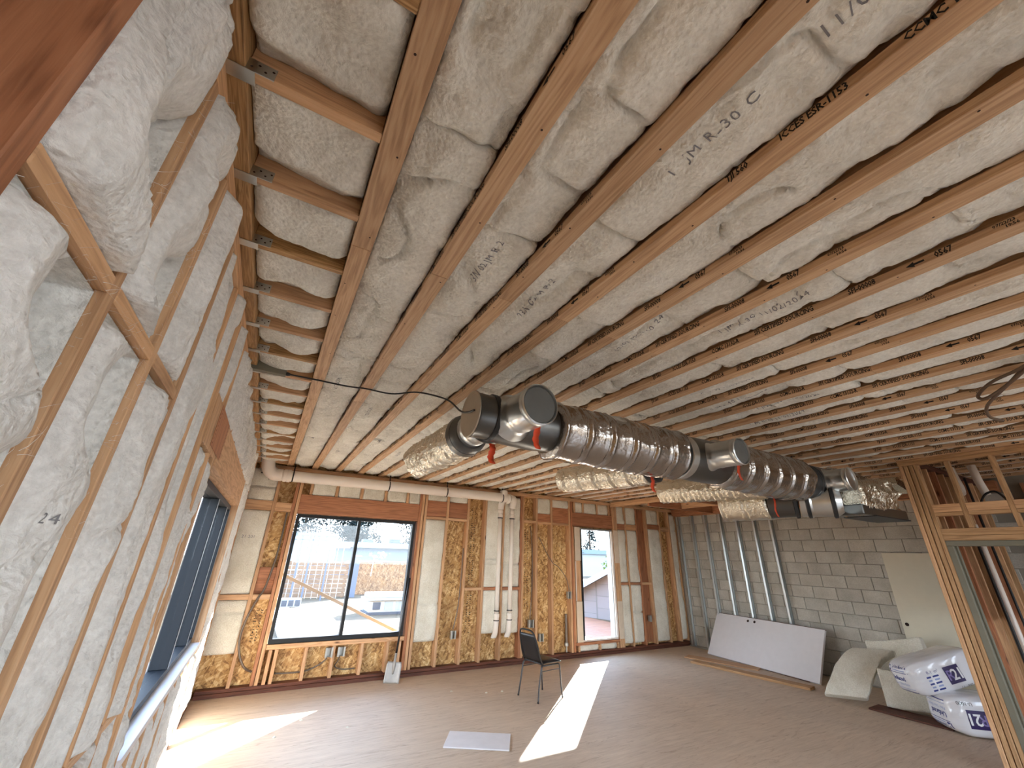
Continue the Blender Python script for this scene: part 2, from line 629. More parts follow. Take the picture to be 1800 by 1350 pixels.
def batt(name, O, U, V, N, wu, lv, hf, parent, step=0.02, mat=None, depth=0.09, key=None):
    """A fluffy batt: a height field over its bay with skirts tucked back into the bay."""
    O, U, V, N = (np.array(a, float) for a in (O, U, V, N))
    nu, nv = max(6, int(wu / step)), max(4, int(lv / step))
    u = np.linspace(0, wu, nu + 1)
    v = np.linspace(0, lv, nv + 1)
    uu, vv = np.meshgrid(u, v, indexing='ij')
    hh = hf(uu, vv)
    P = O + uu[..., None] * U + vv[..., None] * V + hh[..., None] * N
    verts = P.reshape(-1, 3)
    I = np.arange((nu + 1) * (nv + 1)).reshape(nu + 1, nv + 1)
    flip = np.dot(np.cross(U, V), N) < 0
    q = np.stack([I[:-1, :-1], I[1:, :-1], I[1:, 1:], I[:-1, 1:]], -1).reshape(-1, 4)
    if flip:
        q = q[:, ::-1]
    ring = np.concatenate([I[:, 0], I[-1, 1:], I[-2::-1, -1], I[0, -2:0:-1]])
    base = verts[ring] - N * 0
    hr = hh.reshape(-1)[ring]
    low = base - N * (hr + depth)[:, None]
    k = len(verts)
    verts = np.vstack([verts, low])
    m = len(ring)
    fs = q.tolist()
    for i in range(m):
        j = (i + 1) % m
        f = (ring[i], k + i, k + j, ring[j])
        fs.append(f[::-1] if flip else f)
    o = mesh(name, verts.tolist(), fs, mat or M['wool'], parent, smooth=True)
    if key:
        BATTS[key] = (O, U, V, N, hf)
    return o


FONT_CACHE = {}


def text_geo(txt, size, spacing=1.0, bold=0.0, res=2):
    """Lettering as flat triangles in the xy plane, from x = 0, baseline y = 0."""
    cu = bpy.data.curves.new('lettering', 'FONT')
    cu.body = txt
    cu.size = size
    cu.space_character = spacing
    cu.offset = bold
    cu.resolution_u = res
    ob = bpy.data.objects.new('lettering', cu)
    me = bpy.data.meshes.new_from_object(ob)
    V = np.array([tuple(v.co) for v in me.vertices]) if len(me.vertices) else np.zeros((0, 3))
    F = [tuple(p.vertices) for p in me.polygons]
    bpy.data.objects.remove(ob)
    bpy.data.curves.remove(cu)
    bpy.data.meshes.remove(me)
    return V, F


def text(name, txt, size, O, X, Y, mat, parent=None, spacing=1.0, bold=0.0, kind=None, bvh=None, lift=0.002, center=False, hf=None):
    V, F = text_geo(txt, size, spacing, bold)
    if center and len(V):
        V = V - np.array([(V[:, 0].max() + V[:, 0].min()) / 2, (V[:, 1].max() + V[:, 1].min()) / 2, 0])
    O, X, Y = (np.array(a, float) for a in (O, X, Y))
    P = O + V[:, :1] * X + V[:, 1:2] * Y
    if bvh is not None:
        N = np.cross(X, Y)
        out = []
        for p in P:
            h = bvh.ray_cast(Vector(p + N * 1.0), Vector(-N))
            out.append(np.array(h[0]) + N * lift if h[0] is not None else p)
        P = np.array(out)
    if hf is not None:
        P = hf(P)
    o = mesh(name, P.tolist(), F, mat, parent)
    if kind:
        o['kind'] = kind
    return o


def patch(name, O, X, Y, w_, h_, mat, parent, bvh, lift=0.0015, nx=10, ny=8):
    """A flat print laid on a curved surface."""
    O, X, Y = (np.array(a, float) for a in (O, X, Y))
    N = np.cross(X, Y)
    V = []
    for i in range(nx + 1):
        for j in range(ny + 1):
            p = O + X * (w_ * (i / nx - 0.5)) + Y * (h_ * (j / ny - 0.5))
            h = bvh.ray_cast(Vector(p + N), Vector(-N))
            V.append(np.array(h[0]) + N * lift if h[0] is not None else p)
    F = [(i * (ny + 1) + j, (i + 1) * (ny + 1) + j, (i + 1) * (ny + 1) + j + 1, i * (ny + 1) + j + 1) for i in range(nx) for j in range(ny)]
    return mesh(name, [tuple(v) for v in V], F, mat, parent, smooth=True)


def world_bvh(o):
    mw = o.matrix_basis if o.parent is None else o.parent.matrix_basis @ o.matrix_parent_inverse @ o.matrix_basis
    return BVHTree.FromPolygons([mw @ v.co for v in o.data.vertices], [tuple(p.vertices) for p in o.data.polygons])


def structure(name, label, o=None):
    if o is None:
        o = bpy.data.objects.new(name, None)
        o.empty_display_size = 0.1
        C.objects.link(o)
    o['kind'] = 'structure'
    o['label'] = label
    return o

# ================================================================== floor and ceiling
FL = structure('floor', 'dusty brown plywood subfloor of the open room', box('floor', -0.6, 9.9, -4.0, 7.9, -0.12, 0.0, M['floor'], b=0.001))

ceil_o = structure('ceiling', 'roof sheathing above insulated timber joists', box('ceiling', -0.6, 9.9, -4.0, 7.9, 3.44, 3.50, M['osb'], b=0.001))
ZJ = 3.175
JX = [0.085 + 0.38 * i for i in range(25)]
rng = random.Random(3)
STAMP = [('TJI 560', 0.0), ('ICCES ESR-1153', 0.19), ('CCMC 13132-R', 0.51), ('SFI CERTIFIED SOURCING', 0.80), ('SFI-00008', 1.29), ('0567', 1.62)]


def stamp_mesh():
    """One run of the joist stamp, lettered along +x of its own mesh (metres), drawn in the xy plane."""
    g = []
    for s, x in STAMP:
        V, F = text_geo(s, 0.043, 0.95, 0.0011, 1)
        V = V * np.array([0.70, 1, 1])
        V[:, 0] += x
        g.append((V.tolist(), F))
    for k, s in enumerate(('07/22/23', '10:56')):
        V, F = text_geo(s, 0.019, 0.95, 0.0006, 1)
        V[:, 0] += 1.80 + 0.03 * k
        V[:, 1] += 0.016 - 0.018 * k
        g.append((V.tolist(), F))
    a = [(1.52, 0.012, 0), (1.55, 0.026, 0), (1.55, 0.017, 0), (1.585, 0.017, 0), (1.585, 0.007, 0), (1.55, 0.007, 0), (1.55, -0.002, 0)]
    g.append((a, [(0, 6, 5, 2, 1), (2, 5, 4, 3)]))
    V, F = join(g)
    me = bpy.data.meshes.new('printed_stamp')
    me.from_pydata(V, [], F)
    me.materials.append(M['ink'])
    return me


stamp_me = stamp_mesh()
SEAM = {k: 1.61 for k in range(6)}
Y0S = {3: 0.54, 4: 2.58, 5: 2.35, 6: 1.92, 7: 2.28, 8: 2.6, 9: 2.1, 10: 1.9, 11: 2.7}
YS, YE = -0.7, 7.86
for i, x in enumerate(JX):
    L = YE - YS
    ym = (YS + YE) / 2
    g = [moved(box_geo(0.010, L, 0.17, 0.001), (x, ym, 3.297)), moved(box_geo(0.086, L, 0.036, 0.002), (x, ym, 3.40))]
    V, F = join(g)
    j = mesh('joist', [(a - x, b - ym, c - 3.29) for a, b, c in V], F, M['joist_y'], ceil_o, matrix=Matrix.Translation((x, ym, 3.29)))
    ys = sorted([YS, YE, SEAM.get(i, rng.uniform(0.9, 2.4)), rng.uniform(3.4, 4.4), rng.uniform(5.4, 6.6)])
    for a, b in zip(ys[:-1], ys[1:]):
        box('flange', x - 0.0445, x + 0.0445, a, b - 0.0015, ZJ, ZJ + 0.038, M['joist_y'], j, b=0.0022)
    y0 = Y0S.get(i, rng.uniform(1.4, 2.9))
    k = 0
    while True:
        yy = y0 + 2.45 * k - (2.45 if i == 4 else 0)
        if yy > 7.7:
            break
        if yy > 0.2:
            s = bpy.data.objects.new('printed_stamp', stamp_me)
            m = Matrix(((0, 0, -1, 0), (-1, 0, 0, 0), (0, 1, 0, 0), (0, 0, 0, 1)))
            m.translation = (x - 0.0450, yy, ZJ + 0.0045)
            s.matrix_basis = m
            s['kind'] = 'stuff'
            prep(s, j)
        k += 1
    if i < 9:
        g = []
        y = -0.3 + rng.random() * 0.3
        while y < 6:
            sx = rng.choice((-0.022, 0.02))
            c = [(x + sx + 0.0042 * math.cos(q * pi / 4), y + 0.0042 * math.sin(q * pi / 4), ZJ - 0.0004) for q in range(8)]
            g.append((c, [tuple(range(7, -1, -1))]))
            y += rng.uniform(0.28, 0.6)
        V, F = join(g)
        o = mesh('nail_heads', V, F, M['nail'], j)
        o['kind'] = 'stuff'


def ceil_h(w_, l_, sd, sag=0.0, amp=1.0):
    """Loose batt seen from below: lumps, creases, and an edge tucked up beside the flange so that its printed side shows."""
    def h(u, v):
        e = 1 - np.abs(2 * u / w_ - 1) ** 4
        X, Y = u + sd * 3.7, v + sd * 1.3
        z = -0.010 + (0.024 + sag) * e
        z = z + amp * 0.095 * fb(X * 4.5, Y * 3.2, sd, 2) * (0.35 + 0.65 * e)
        z = z + amp * 0.036 * fb(X * 12, Y * 10, sd + 5, 3)
        z = z + 0.013 * fb(X * 36, Y * 32, sd + 9, 3)
        z = z - amp * 0.034 * ridge(X * 4.2, Y * 3.4, sd + 31, 0.035) * (0.4 + 0.6 * e) - amp * 0.012 * ridge(X * 8, Y * 7, sd + 37, 0.03)
        en = 0.012 + 0.016 * float(vn(sd * 1.7, 0.3, 3))
        z = z - en * np.exp(-(v / 0.018) ** 2) - en * np.exp(-((l_ - v) / 0.018) ** 2)
        exc = 0.05 * np.maximum(0, fb(X * 3, Y * 3.7, sd + 77, 2) - 0.10)
        z = np.minimum(z, -0.001 + 0.17 * (w_ - u) + exc)
        z = np.minimum(z, 0.004 + 0.30 * u + 2 * exc)
        return np.minimum(z, 0.058)
    return h


sd = 0
for i in range(len(JX) - 1):
    a, b = JX[i] + 0.046, JX[i + 1] - 0.046
    y = -0.7 + rng.uniform(-0.3, 0.0)
    while y < 7.6:
        l_ = rng.uniform(1.2, 2.4)
        e = min(y + l_, 7.74)
        if 7.74 - e < 0.35:
            e = 7.74
        sd += 1
        step = 0.016 if (i < 6 and y < 3.5) else (0.024 if i < 12 else 0.034)
        batt('insulation_batt', (a, y, ZJ + 0.037), (1, 0, 0), (0, 1, 0), (0, 0, -1), b - a, e - y - 0.004, ceil_h(b - a, e - y, sd, rng.uniform(-0.006, 0.012)), ceil_o, step, key=('c', i, round(y, 2)))
        y = e
    # last strip to the concrete wall
# printed dates on the ceiling batts
KC = [k for k in BATTS if k[0] == 'c']


def ceil_print(bay, txt, y, size, u0=0.10, col='ink_grey'):
    for k in KC:
        O, U, V, N, hf = BATTS[k]
        if k[1] == bay and O[1] <= y - 0.05:
            best = k if 'best' not in locals() or BATTS[best][0][1] < O[1] else best
    O, U, V, N, hf = BATTS[best]

    def conf(P):
        u, v = P[:, 0] - O[0], P[:, 1] - O[1]
        z = O[2] - hf(u, v) - 0.0025
        return np.stack([P[:, 0], P[:, 1], z], 1)
    o = text('printed_date', txt, size, (O[0] + u0, y, 3.2), (0, -1, 0), (-1, 0, 0), M[col], ceil_o, 1.15, 0.0, 'stuff', hf=conf)
    return o


for bay, txt, y, size, u0 in ((2, '11/02/2024', 0.14, 0.055, 0.12), (2, '1  JM R-30 C', 0.64, 0.055, 0.12), (2, '23N 02 JM R 2', 1.72, 0.05, 0.12), (1, '23N 02 JM R 2', 1.62, 0.05, 0.14),
                              (4, '03/03 MC2 60 24', 1.75, 0.05, 0.14), (5, '1 JM R-30 11/02/2024', 1.25, 0.05, 0.15), (7, '1 JM R-30 11/02/2024', 2.0, 0.05, 0.15),
                              (8, '2 JM R-30 11/02/2024', 2.1, 0.05, 0.12), (9, '1 JM R-30 11/02/2024', 1.9, 0.05, 0.12), (10, '1 JM R-30 11/02/2024', 2.2, 0.05, 0.12),
                              (0, '11/20/2024', 3.6, 0.05, 0.12), (0, '11/20/2024', 5.7, 0.05, 0.12), (1, '11/20/2024', 4.2, 0.05, 0.12), (1, '11/20/2024', 6.3, 0.05, 0.12), (2, '11/20/2024', 5.4, 0.05, 0.12), (3, '11/20/2024', 5.9, 0.05, 0.12)):
    ceil_print(bay, txt, y, size, u0)

# left bay: ledger, blocking and its batts
box('ledger', -0.412, -0.352, -0.7, 3.30, ZJ, 3.43, M['lvl_y'], ceil_o)
box('ledger', -0.412, -0.352, 3.303, 7.8, ZJ, 3.43, M['lvl_y'], ceil_o)
BY = [0.62 + 0.41 * k for k in range(18)]
for k, y in enumerate(BY):
    o = box('blocking', -0.351, 0.040, y - 0.019, y + 0.019, ZJ + 0.002, 3.42, M['lvl_x'] if k % 3 == 0 else M['stud_x'], ceil_o)
    if k != 20:
        g = [moved(box_geo(0.096, 0.046, 0.003, 0.0005), (-0.376, y, ZJ - 0.003)),
             moved(box_geo(0.075, 0.003, 0.050, 0.0005), (-0.316, y - 0.0215, ZJ + 0.022)),
             moved(box_geo(0.003, 0.046, 0.040, 0.0005), (-0.4235, y, ZJ + 0.016))]
        V, F = join(g)
        hg = mesh('joist_hanger', V, F, M['galv'], ceil_o)
        g = []
        for q in range(4):
            cx, cz = -0.340 + 0.018 * q, ZJ + 0.014 + 0.016 * (q % 2)
            g.append(([(cx + 0.004 * math.cos(a * pi / 4), y - 0.0235, cz + 0.004 * math.sin(a * pi / 4)) for a in range(8)], [tuple(range(8))]))
        V, F = join(g)
        o = mesh('nail_hole', V, F, M['nail'], hg)
        o['kind'] = 'stuff'
BYs = [0.21] + BY
for k in range(len(BYs) - 1):
    a, b = BYs[k] + 0.020, BYs[k + 1] - 0.020
    s_ = 400 + k

    def hb(u, v, s_=s_, l_=b - a):
        e = 1 - np.abs(2 * u / 0.385 - 1) ** 6
        X, Y = u + s_, v + s_ * 2.0
        z = -0.006 + 0.030 * e + 0.070 * fb(X * 4, Y * 5, s_, 2) * (0.4 + e) + 0.02 * fb(X * 16, Y * 16, s_ + 3, 3)
        z = z - 0.055 * sst(l_ - 0.11, l_ - 0.005, v + 0.09 * fb(X * 5, Y * 0, s_ + 8, 2))
        return z
    batt('insulation_batt', (-0.348, a, ZJ + 0.040), (1, 0, 0), (0, 1, 0), (0, 0, -1), 0.385, b - a, hb, ceil_o, 0.014)

# dropped framing by the concrete wall
for (x0, x1, y0, y1, z0, z1, m_) in ((7.25, 9.5, 4.28, 4.33, 3.0, 3.165, 'red'), (7.25, 9.5, 5.40, 5.45, 3.0, 3.165, 'red'), (7.25, 9.5, 6.50, 6.55, 3.0, 3.165, 'red'),
                                     (7.20, 7.245, 4.28, 7.7, 3.06, 3.165, 'stud'), (8.3, 8.345, 4.34, 5.39, 3.02, 3.165, 'stud'), (8.3, 8.345, 5.46, 6.49, 3.02, 3.165, 'stud')):
    box('dropped_framing', x0, x1, y0, y1, z0, z1, m_, ceil_o)

# ================================================================== left wall (x = -0.40)
WL = structure('wall_left', 'left stud wall packed with white insulation', box('wall_left', -0.60, -0.545, -4.0, 3.18, 0, 3.44, M['osb']))
box('sheathing', -0.60, -0.545, 6.29, 7.9, 0, 3.44, M['osb'], WL)
box('sheathing', -0.60, -0.545, 3.18, 6.29, 0, 0.86, M['osb'], WL)
box('sheathing', -0.60, -0.545, 3.18, 6.29, 2.38, 3.44, M['osb'], WL)
XF = -0.40
LY = [0.295, 0.655, 1.05, 1.425, 1.80, 2.17, 2.55, 2.925]
for y in LY:
    box('stud', -0.54, XF, y - 0.019, y + 0.019, 0.09, 3.10, 'red' if y < 1 else 'stud', WL)  # red wood darkens the nearest studs, standing in for weaker light there
for y in (3.125, 3.166, 6.315, 6.357, 6.72, 7.10, 7.46, 7.68):
    box('stud', -0.54, XF, y - 0.019, y + 0.019, 0.09, 3.10, 'stud', WL)
for y in (3.56, 3.94, 4.32, 4.70, 5.08, 5.46, 5.84):
    box('cripple_stud', -0.54, XF, y - 0.019, y + 0.019, 0.09, 0.815, 'stud', WL)
    box('cripple_stud', -0.54, XF, y - 0.019, y + 0.019, 2.675, 3.10, 'stud', WL)
box('top_plate', -0.54, XF, 0.25, 7.75, 3.101, 3.172, 'stud', WL)
box('bottom_plate', -0.54, XF, 0.25, 7.73, 0.0, 0.045, 'dark', WL)
box('bottom_plate', -0.54, XF, 0.25, 7.73, 0.047, 0.089, 'stud', WL)
box('sill_plate', -0.54, XF, 3.19, 6.29, 0.817, 0.858, 'stud', WL)
box('header', -0.54, XF + 0.006, 3.19, 6.30, 2.372, 2.672, M['stud_y'], WL)
box('header', -0.54, XF + 0.004, 2.575, 3.10, 2.40, 2.672, M['stud_z'], WL, label='short timber block beside the long header')
sp_ = box('steel_strap', XF + 0.005, XF + 0.0075, 2.80, 3.32, 2.43, 2.672, M['red_z'], WL, b=0.0005)
g = []
for k in range(9):
    for yy in (2.83, 3.29):
        g.append(([(XF + 0.0085, yy + 0.006 * math.cos(a * pi / 4), 2.45 + 0.025 * k + 0.006 * math.sin(a * pi / 4)) for a in range(8)], [tuple(range(8))]))
V, F = join(g)
o = mesh('nail_heads', V, F, M['nail'], sp_)
o['kind'] = 'stuff'
for a, b, z in ((0.675, 1.030, 2.40), (1.07, 1.405, 2.40), (1.445, 1.78, 2.40), (1.82, 2.15, 1.215), (2.19, 2.53, 1.215), (2.57, 2.905, 1.215)):
    box('blocking', -0.54, XF + 0.001, a, b, z - 0.02, z + 0.02, 'stud', WL)


def wall_h(w_, l_, sd, bulge=0.05, rec=0.07, wrec=0.12, fold=0.012, puff=1.0, top=0.03, slope=None, wedges=None, z0=0.0):
    """Bulges most near the camera side of its bay and is tucked back, raggedly, against the next stud."""
    def h(u, v):
        X, Y = u + sd * 2.1, v + sd * 5.3
        z = -0.010 + bulge * sst(-0.02, 0.07, u) * (1 - 0.35 * sst(0.4 * w_, w_, u))
        z = z + puff * 0.055 * fb(X * 3.2, Y * 2.2, sd, 2) + puff * 0.024 * fb(X * 11, Y * 7, sd + 4, 3)
        z = z + fold * 2.6 * fb(X * 17, Y * 1.6, sd + 6, 2) + 0.013 * fb(X * 38, Y * 30, sd + 9, 3)
        z = z - 0.016 * puff * ridge(X * 3.5, Y * 2.6, sd + 30, 0.04)
        wv = wrec * np.clip(0.55 + 1.5 * fb(Y * 1.7, X * 0 + sd, sd + 12, 2), 0.02, 1.3) + 0.022 * fb(Y * 22, X * 0, sd + 14, 2)
        z = z - (rec + bulge) * sst(w_ - wv - 0.018, w_ - wv + 0.006, u)
        z = z - top * 0.4 * np.exp(-(v / 0.02) ** 2) - (top if z0 + l_ < 3 else 0.008) * np.exp(-((l_ - v) / 0.03) ** 2)
        if slope:
            cov = 0.11 * np.maximum(0, fb(Y * 1.9, X * 0 + sd, sd + 40, 2) - 0.16)
            if wedges is None:
                wg = sst(0.02, 0.26, fb(Y * 1.5, X * 0 + sd, sd + 44, 2)) * 0.7
            else:
                wg = 0
                for zc, hw_, st_ in wedges:
                    wg = np.maximum(wg, st_ * np.exp(-((v + z0 - zc) / hw_) ** 4))
            lim = slope * (w_ - u) - 0.006 + cov * (1 - wg) + 0.008 * fb(Y * 19, X * 12, sd + 41, 2) - 0.055 * wg
            lim = lim - 0.05 * wg * sst(0.16 * wg + 0.02, 0.10 * wg, w_ - u + 0.03 * fb(Y * 14, X * 3, sd + 46, 3))
            z = np.minimum(z, np.maximum(lim, -0.11))
        return np.maximum(z, -0.115)
    return h


def wbatt(y0, y1, z0, z1, sd, step=0.016, **kw):
    batt('insulation_batt', (XF, y0, z0), (0, 1, 0), (0, 0, 1), (1, 0, 0), y1 - y0, z1 - z0, wall_h(y1 - y0, z1 - z0, sd, slope=(0.40 / (y1 + 0.02) if y1 < 3.0 else None), z0=z0, **kw), WL, step, M['wool_wall'], 0.02, key=('l', sd))


wbatt(0.677, 1.029, 2.425, 3.098, 601, 0.012, bulge=0.05, rec=0.06, wrec=0.05, puff=1.3, wedges=[(2.70, 0.17, 1.0)])
wbatt(0.677, 1.029, 0.95, 2.375, 602, 0.012, bulge=0.05, rec=0.05, wrec=0.03, fold=0.010, top=0.07, wedges=[(2.27, 0.13, 1.2), (1.93, 0.10, 0.8)])
wbatt(1.071, 1.404, 2.425, 3.098, 603, 0.012, bulge=0.05, rec=0.06, wrec=0.05, puff=1.2, wedges=[(2.56, 0.14, 0.9), (2.95, 0.08, 0.6)])
wbatt(1.071, 1.404, 0.55, 2.375, 604, 0.012, bulge=0.05, rec=0.05, wrec=0.03, top=0.07, wedges=[(2.22, 0.16, 1.0), (1.75, 0.2, 0.5)])
wbatt(1.446, 1.779, 2.425, 3.098, 605, 0.014, bulge=0.05, wrec=0.12)
wbatt(1.446, 1.779, 0.10, 2.375, 606, 0.014, bulge=0.045, rec=0.08, wrec=0.09, fold=0.016, top=0.08)
wbatt(1.821, 2.149, 1.24, 3.098, 607, 0.014, bulge=0.05, wrec=0.06, fold=0.018)
wbatt(1.821, 2.149, 0.10, 1.19, 608, 0.016, bulge=0.02, wrec=0.05)
wbatt(2.191, 2.529, 1.24, 3.098, 609, 0.014, bulge=0.055, wrec=0.05, fold=0.022)
wbatt(2.191, 2.529, 0.10, 1.19, 610, 0.016, bulge=0.02, wrec=0.05)
wbatt(2.571, 2.904, 1.24, 2.395, 611, 0.014, bulge=0.035, wrec=0.05, fold=0.022)
wbatt(2.571, 2.904, 2.68, 3.098, 612, 0.014, bulge=0.05, wrec=0.08)
wbatt(2.571, 2.904, 0.10, 1.19, 613, 0.016, bulge=0.02, wrec=0.04)
wbatt(2.946, 3.104, 0.10, 2.395, 614, 0.014, bulge=0.02, wrec=0.02, rec=0.03)
for k, (a, b) in enumerate(((2.946, 3.54), (3.581, 3.919), (3.961, 4.299), (4.341, 4.679), (4.721, 5.059), (5.101, 5.439), (5.481, 5.819), (5.861, 6.29), (6.38, 6.70))):
    wbatt(a, b, 2.68, 3.098, 620 + k, 0.022, bulge=0.045, wrec=0.10, fold=0.02)
for k, (a, b) in enumerate(((3.19, 3.54), (3.581, 3.919), (3.961, 4.299), (4.341, 4.679), (4.721, 5.059), (5.101, 5.439), (5.481, 5.819), (5.861, 6.29))):
    wbatt(a, b, 0.10, 0.81, 640 + k, 0.025, bulge=0.01, wrec=0.03, rec=0.03)
for k, (a, b) in enumerate(((6.38, 6.70), (6.74, 7.08), (7.12, 7.44))):
    wbatt(a, b, 0.10, 2.67, 660 + k, 0.025, bulge=0.02, wrec=0.03, rec=0.04)
for k, (a, b) in enumerate(((6.74, 7.08), (7.12, 7.44))):
    wbatt(a, b, 2.675, 3.098, 670 + k, 0.025, bulge=0.03, wrec=0.04, rec=0.04)

for y, z, txt in ((0.78, 1.90, '11 20'), (1.14, 1.93, '24'), (1.93, 2.52, '11/20/2024')):
    for k in BATTS:
        if k[0] == 'l':
            O, U, V, N, hf = BATTS[k]
            if O[1] <= y <= O[1] + 0.33 and O[2] <= z - 0.1:
                best = k
    O, U, V, N, hf = BATTS[best]

    def conf(P, O=O, hf=hf):
        return np.stack([O[0] + hf(P[:, 1] - O[1], P[:, 2] - O[2]) + 0.003, P[:, 1], P[:, 2]], 1)
    text('printed_date', txt, 0.028, (0, y, z), (0, 1, 0), (0, 0, 1), M['ink_grey'], WL, 1.1, 0, 'stuff', hf=conf)

# loose glass fibres along the torn edges of the nearest batts
r = random.Random(9)
V, F = [], []
for q in range(260):
    yb_, z = r.choice(((1.02, r.uniform(2.44, 2.98)), (1.02, r.uniform(1.75, 2.36)), (r.uniform(0.72, 1.02), 2.37), (1.395, r.uniform(2.45, 2.9)), (1.395, r.uniform(1.9, 2.36)), (r.uniform(1.1, 1.38), 2.37)))
    p = Vector((XF + r.uniform(-0.03, 0.012), yb_ - r.uniform(0, 0.04), z))
    d = Vector((r.uniform(0.0, 0.7), r.uniform(-0.2, 1.0), r.uniform(-0.8, 0.8))).normalized()
    c = Vector((r.gauss(0, 1), r.gauss(0, 1), r.gauss(0, 1))) * 0.5
    L, b = r.uniform(0.015, 0.045), len(V)
    sdv_ = d.cross(Vector((0.6, 0.3, 0.5))).normalized() * 0.0005
    for k_ in range(4):
        s_ = k_ / 3
        pp_ = p + d * L * s_ + c * L * s_ * s_
        V += [pp_ + sdv_ * (1 - 0.7 * s_), pp_ - sdv_ * (1 - 0.7 * s_)]
    for k_ in range(3):
        a = b + 2 * k_
        F.append((a, a + 1, a + 3, a + 2))
o = mesh('loose_fibres', V, F, M['wool_wall'], WL)
o['kind'] = 'stuff'

# window in the left wall: dark storefront frame, three lights
WN = structure('window_3', 'tall dark framed window in the left wall seen edge on', box('window_3', -0.60, -0.47, 3.20, 6.28, 0.905, 0.955, M['navy']))
box('frame_head', -0.60, -0.47, 3.20, 6.28, 2.315, 2.365, M['navy'], WN)
for y in (3.20, 4.81, 5.80, 6.235):
    box('mullion', -0.60, -0.471, y, y + 0.045, 0.956, 2.314, M['navy'], WN)
    box('mullion_lit_face', -0.4705, -0.466, y + 0.012, y + 0.033, 0.956, 2.314, M['alu'], WN, b=0.0008)  # pale strip paints the light caught by the dark inner face
for a, b in ((3.246, 4.809), (4.856, 5.799), (5.846, 6.234)):
    box('glass_pane', -0.538, -0.532, a, b, 0.956, 2.314, M['glass'], WN, b=0.0005)
box('sill_pan', -0.62, -0.385, 3.19, 6.29, 0.860, 0.903, M['board'], WN)

# ================================================================== window wall (y = 7.755)
YB = 7.755
WB = structure('wall_back', 'far stud wall with windows and bare strand board', box('wall_back', -0.6, 0.36, 7.897, 7.91, 0, 3.44, M['osb']))
for x0, x1, z0, z1 in ((0.36, 2.375, 0, 0.585), (0.36, 2.375, 2.43, 3.44), (2.375, 6.27, 0, 3.44), (6.27, 7.275, 0, 0.26), (6.27, 7.275, 2.53, 3.44), (7.275, 9.8, 0, 3.44)):
    box('sheathing', x0, x1, 7.897, 7.91, z0, z1, M['osb'], WB)


def bst(x, z0=0.095, z1=3.10, m_='stud', wd=0.046, nm='stud'):
    box(nm, x - wd / 2, x + wd / 2, YB, 7.895, z0, z1, m_, WB)


for x in (-0.52, -0.455, -0.01, 0.272, 0.326, 2.425, 2.475, 2.535, 2.985, 3.43, 3.825, 4.245, 4.678, 4.728, 5.075, 5.475, 5.975, 6.035, 7.315, 7.365, 7.415, 7.72, 8.105, 8.465, 8.95, 9.32, 9.58):
    bst(x, m_='stud' if x not in (0.272, 2.425, 4.678, 6.035, 8.105) else 'red')
for x in (0.420, 0.500, 0.905, 1.30, 1.73, 2.14, 2.335):
    bst(x, 0.095, 0.518, nm='cripple_stud')
for x in (0.49, 0.90, 1.32, 1.75, 2.16):
    bst(x, 2.745, 3.10, nm='cripple_stud')
for x in (6.13, 6.39, 6.82, 7.20):
    bst(x, 2.865, 3.10, nm='cripple_stud')
for x in (6.15, 6.72, 7.24):
    bst(x, 0.095, 0.205, nm='cripple_stud')
HB = [  # x0 x1 z0 z1 face-y material name
    (-0.43, -0.034, 2.45, 2.60, YB + .004, 'stud', 'blocking'), (0.014, 0.248, 2.45, 2.585, YB + .004, 'stud', 'blocking'),
    (-0.43, -0.034, 1.178, 1.25, YB + .002, 'stud', 'blocking'), (0.014, 0.248, 1.178, 1.25, YB + .002, 'stud', 'blocking'),
    (0.014, 0.248, 1.442, 1.62, 7.80, 'red', 'blocking'), (0.014, 0.248, 1.252, 1.438, 7.835, 'red', 'blocking'),
    (0.350, 2.40, 2.44, 2.742, YB + .006, 'red', 'header'), (0.352, 2.40, 0.520, 0.583, YB - .002, 'stud', 'window_sill_plate'),
    (2.56, 2.961, 2.54, 2.835, YB + .02, 'red', 'header'), (3.009, 3.406, 2.54, 2.835, YB + .02, 'red', 'header'),
    (2.56, 2.961, 2.49, 2.537, YB + .004, 'stud', 'blocking'), (3.009, 3.406, 2.49, 2.537, YB + .004, 'stud', 'blocking'),
    (3.454, 3.801, 1.262, 1.312, YB - .003, 'stud', 'blocking'), (3.849, 4.221, 1.262, 1.312, YB - .003, 'red', 'blocking'), (4.269, 4.654, 1.262, 1.312, YB - .003, 'red', 'blocking'),
    (4.752, 5.051, 2.56, 2.61, YB + .004, 'stud', 'blocking'),
    (5.099, 5.451, 2.60, 2.77, YB + .02, 'red', 'header'), (5.499, 5.951, 2.60, 2.93, YB + .02, 'red', 'header'),
    (5.099, 5.451, 2.555, 2.598, YB + .004, 'stud', 'blocking'), (5.499, 5.951, 2.555, 2.598, YB + .004, 'stud', 'blocking'),
    (6.06, 7.29, 2.565, 2.862, YB + .006, 'red', 'header'), (6.06, 7.29, 0.207, 0.256, YB - .002, 'red', 'window_sill_plate'),
    (7.44, 7.697, 2.56, 2.69, YB + .004, 'red', 'blocking'), (7.743, 8.081, 2.56, 2.69, YB + .004, 'stud', 'blocking'), (8.489, 8.926, 2.63, 2.74, YB + .004, 'red', 'blocking'),
    (8.974, 9.296, 2.60, 2.70, YB + .004, 'stud', 'blocking'), (7.44, 7.697, 1.335, 1.385, YB + .002, 'red', 'blocking'), (7.743, 8.081, 1.335, 1.385, YB + .002, 'red', 'blocking'),
    (8.129, 8.441, 1.335, 1.385, YB + .002, 'stud', 'blocking'), (8.130, 8.440, 0.13, 3.08, 7.85, 'red', 'backing_board'),
]
for x0, x1, z0, z1, yf, m_, nm in HB:
    box(nm, x0, x1, yf, 7.895, z0, z1, m_, WB)
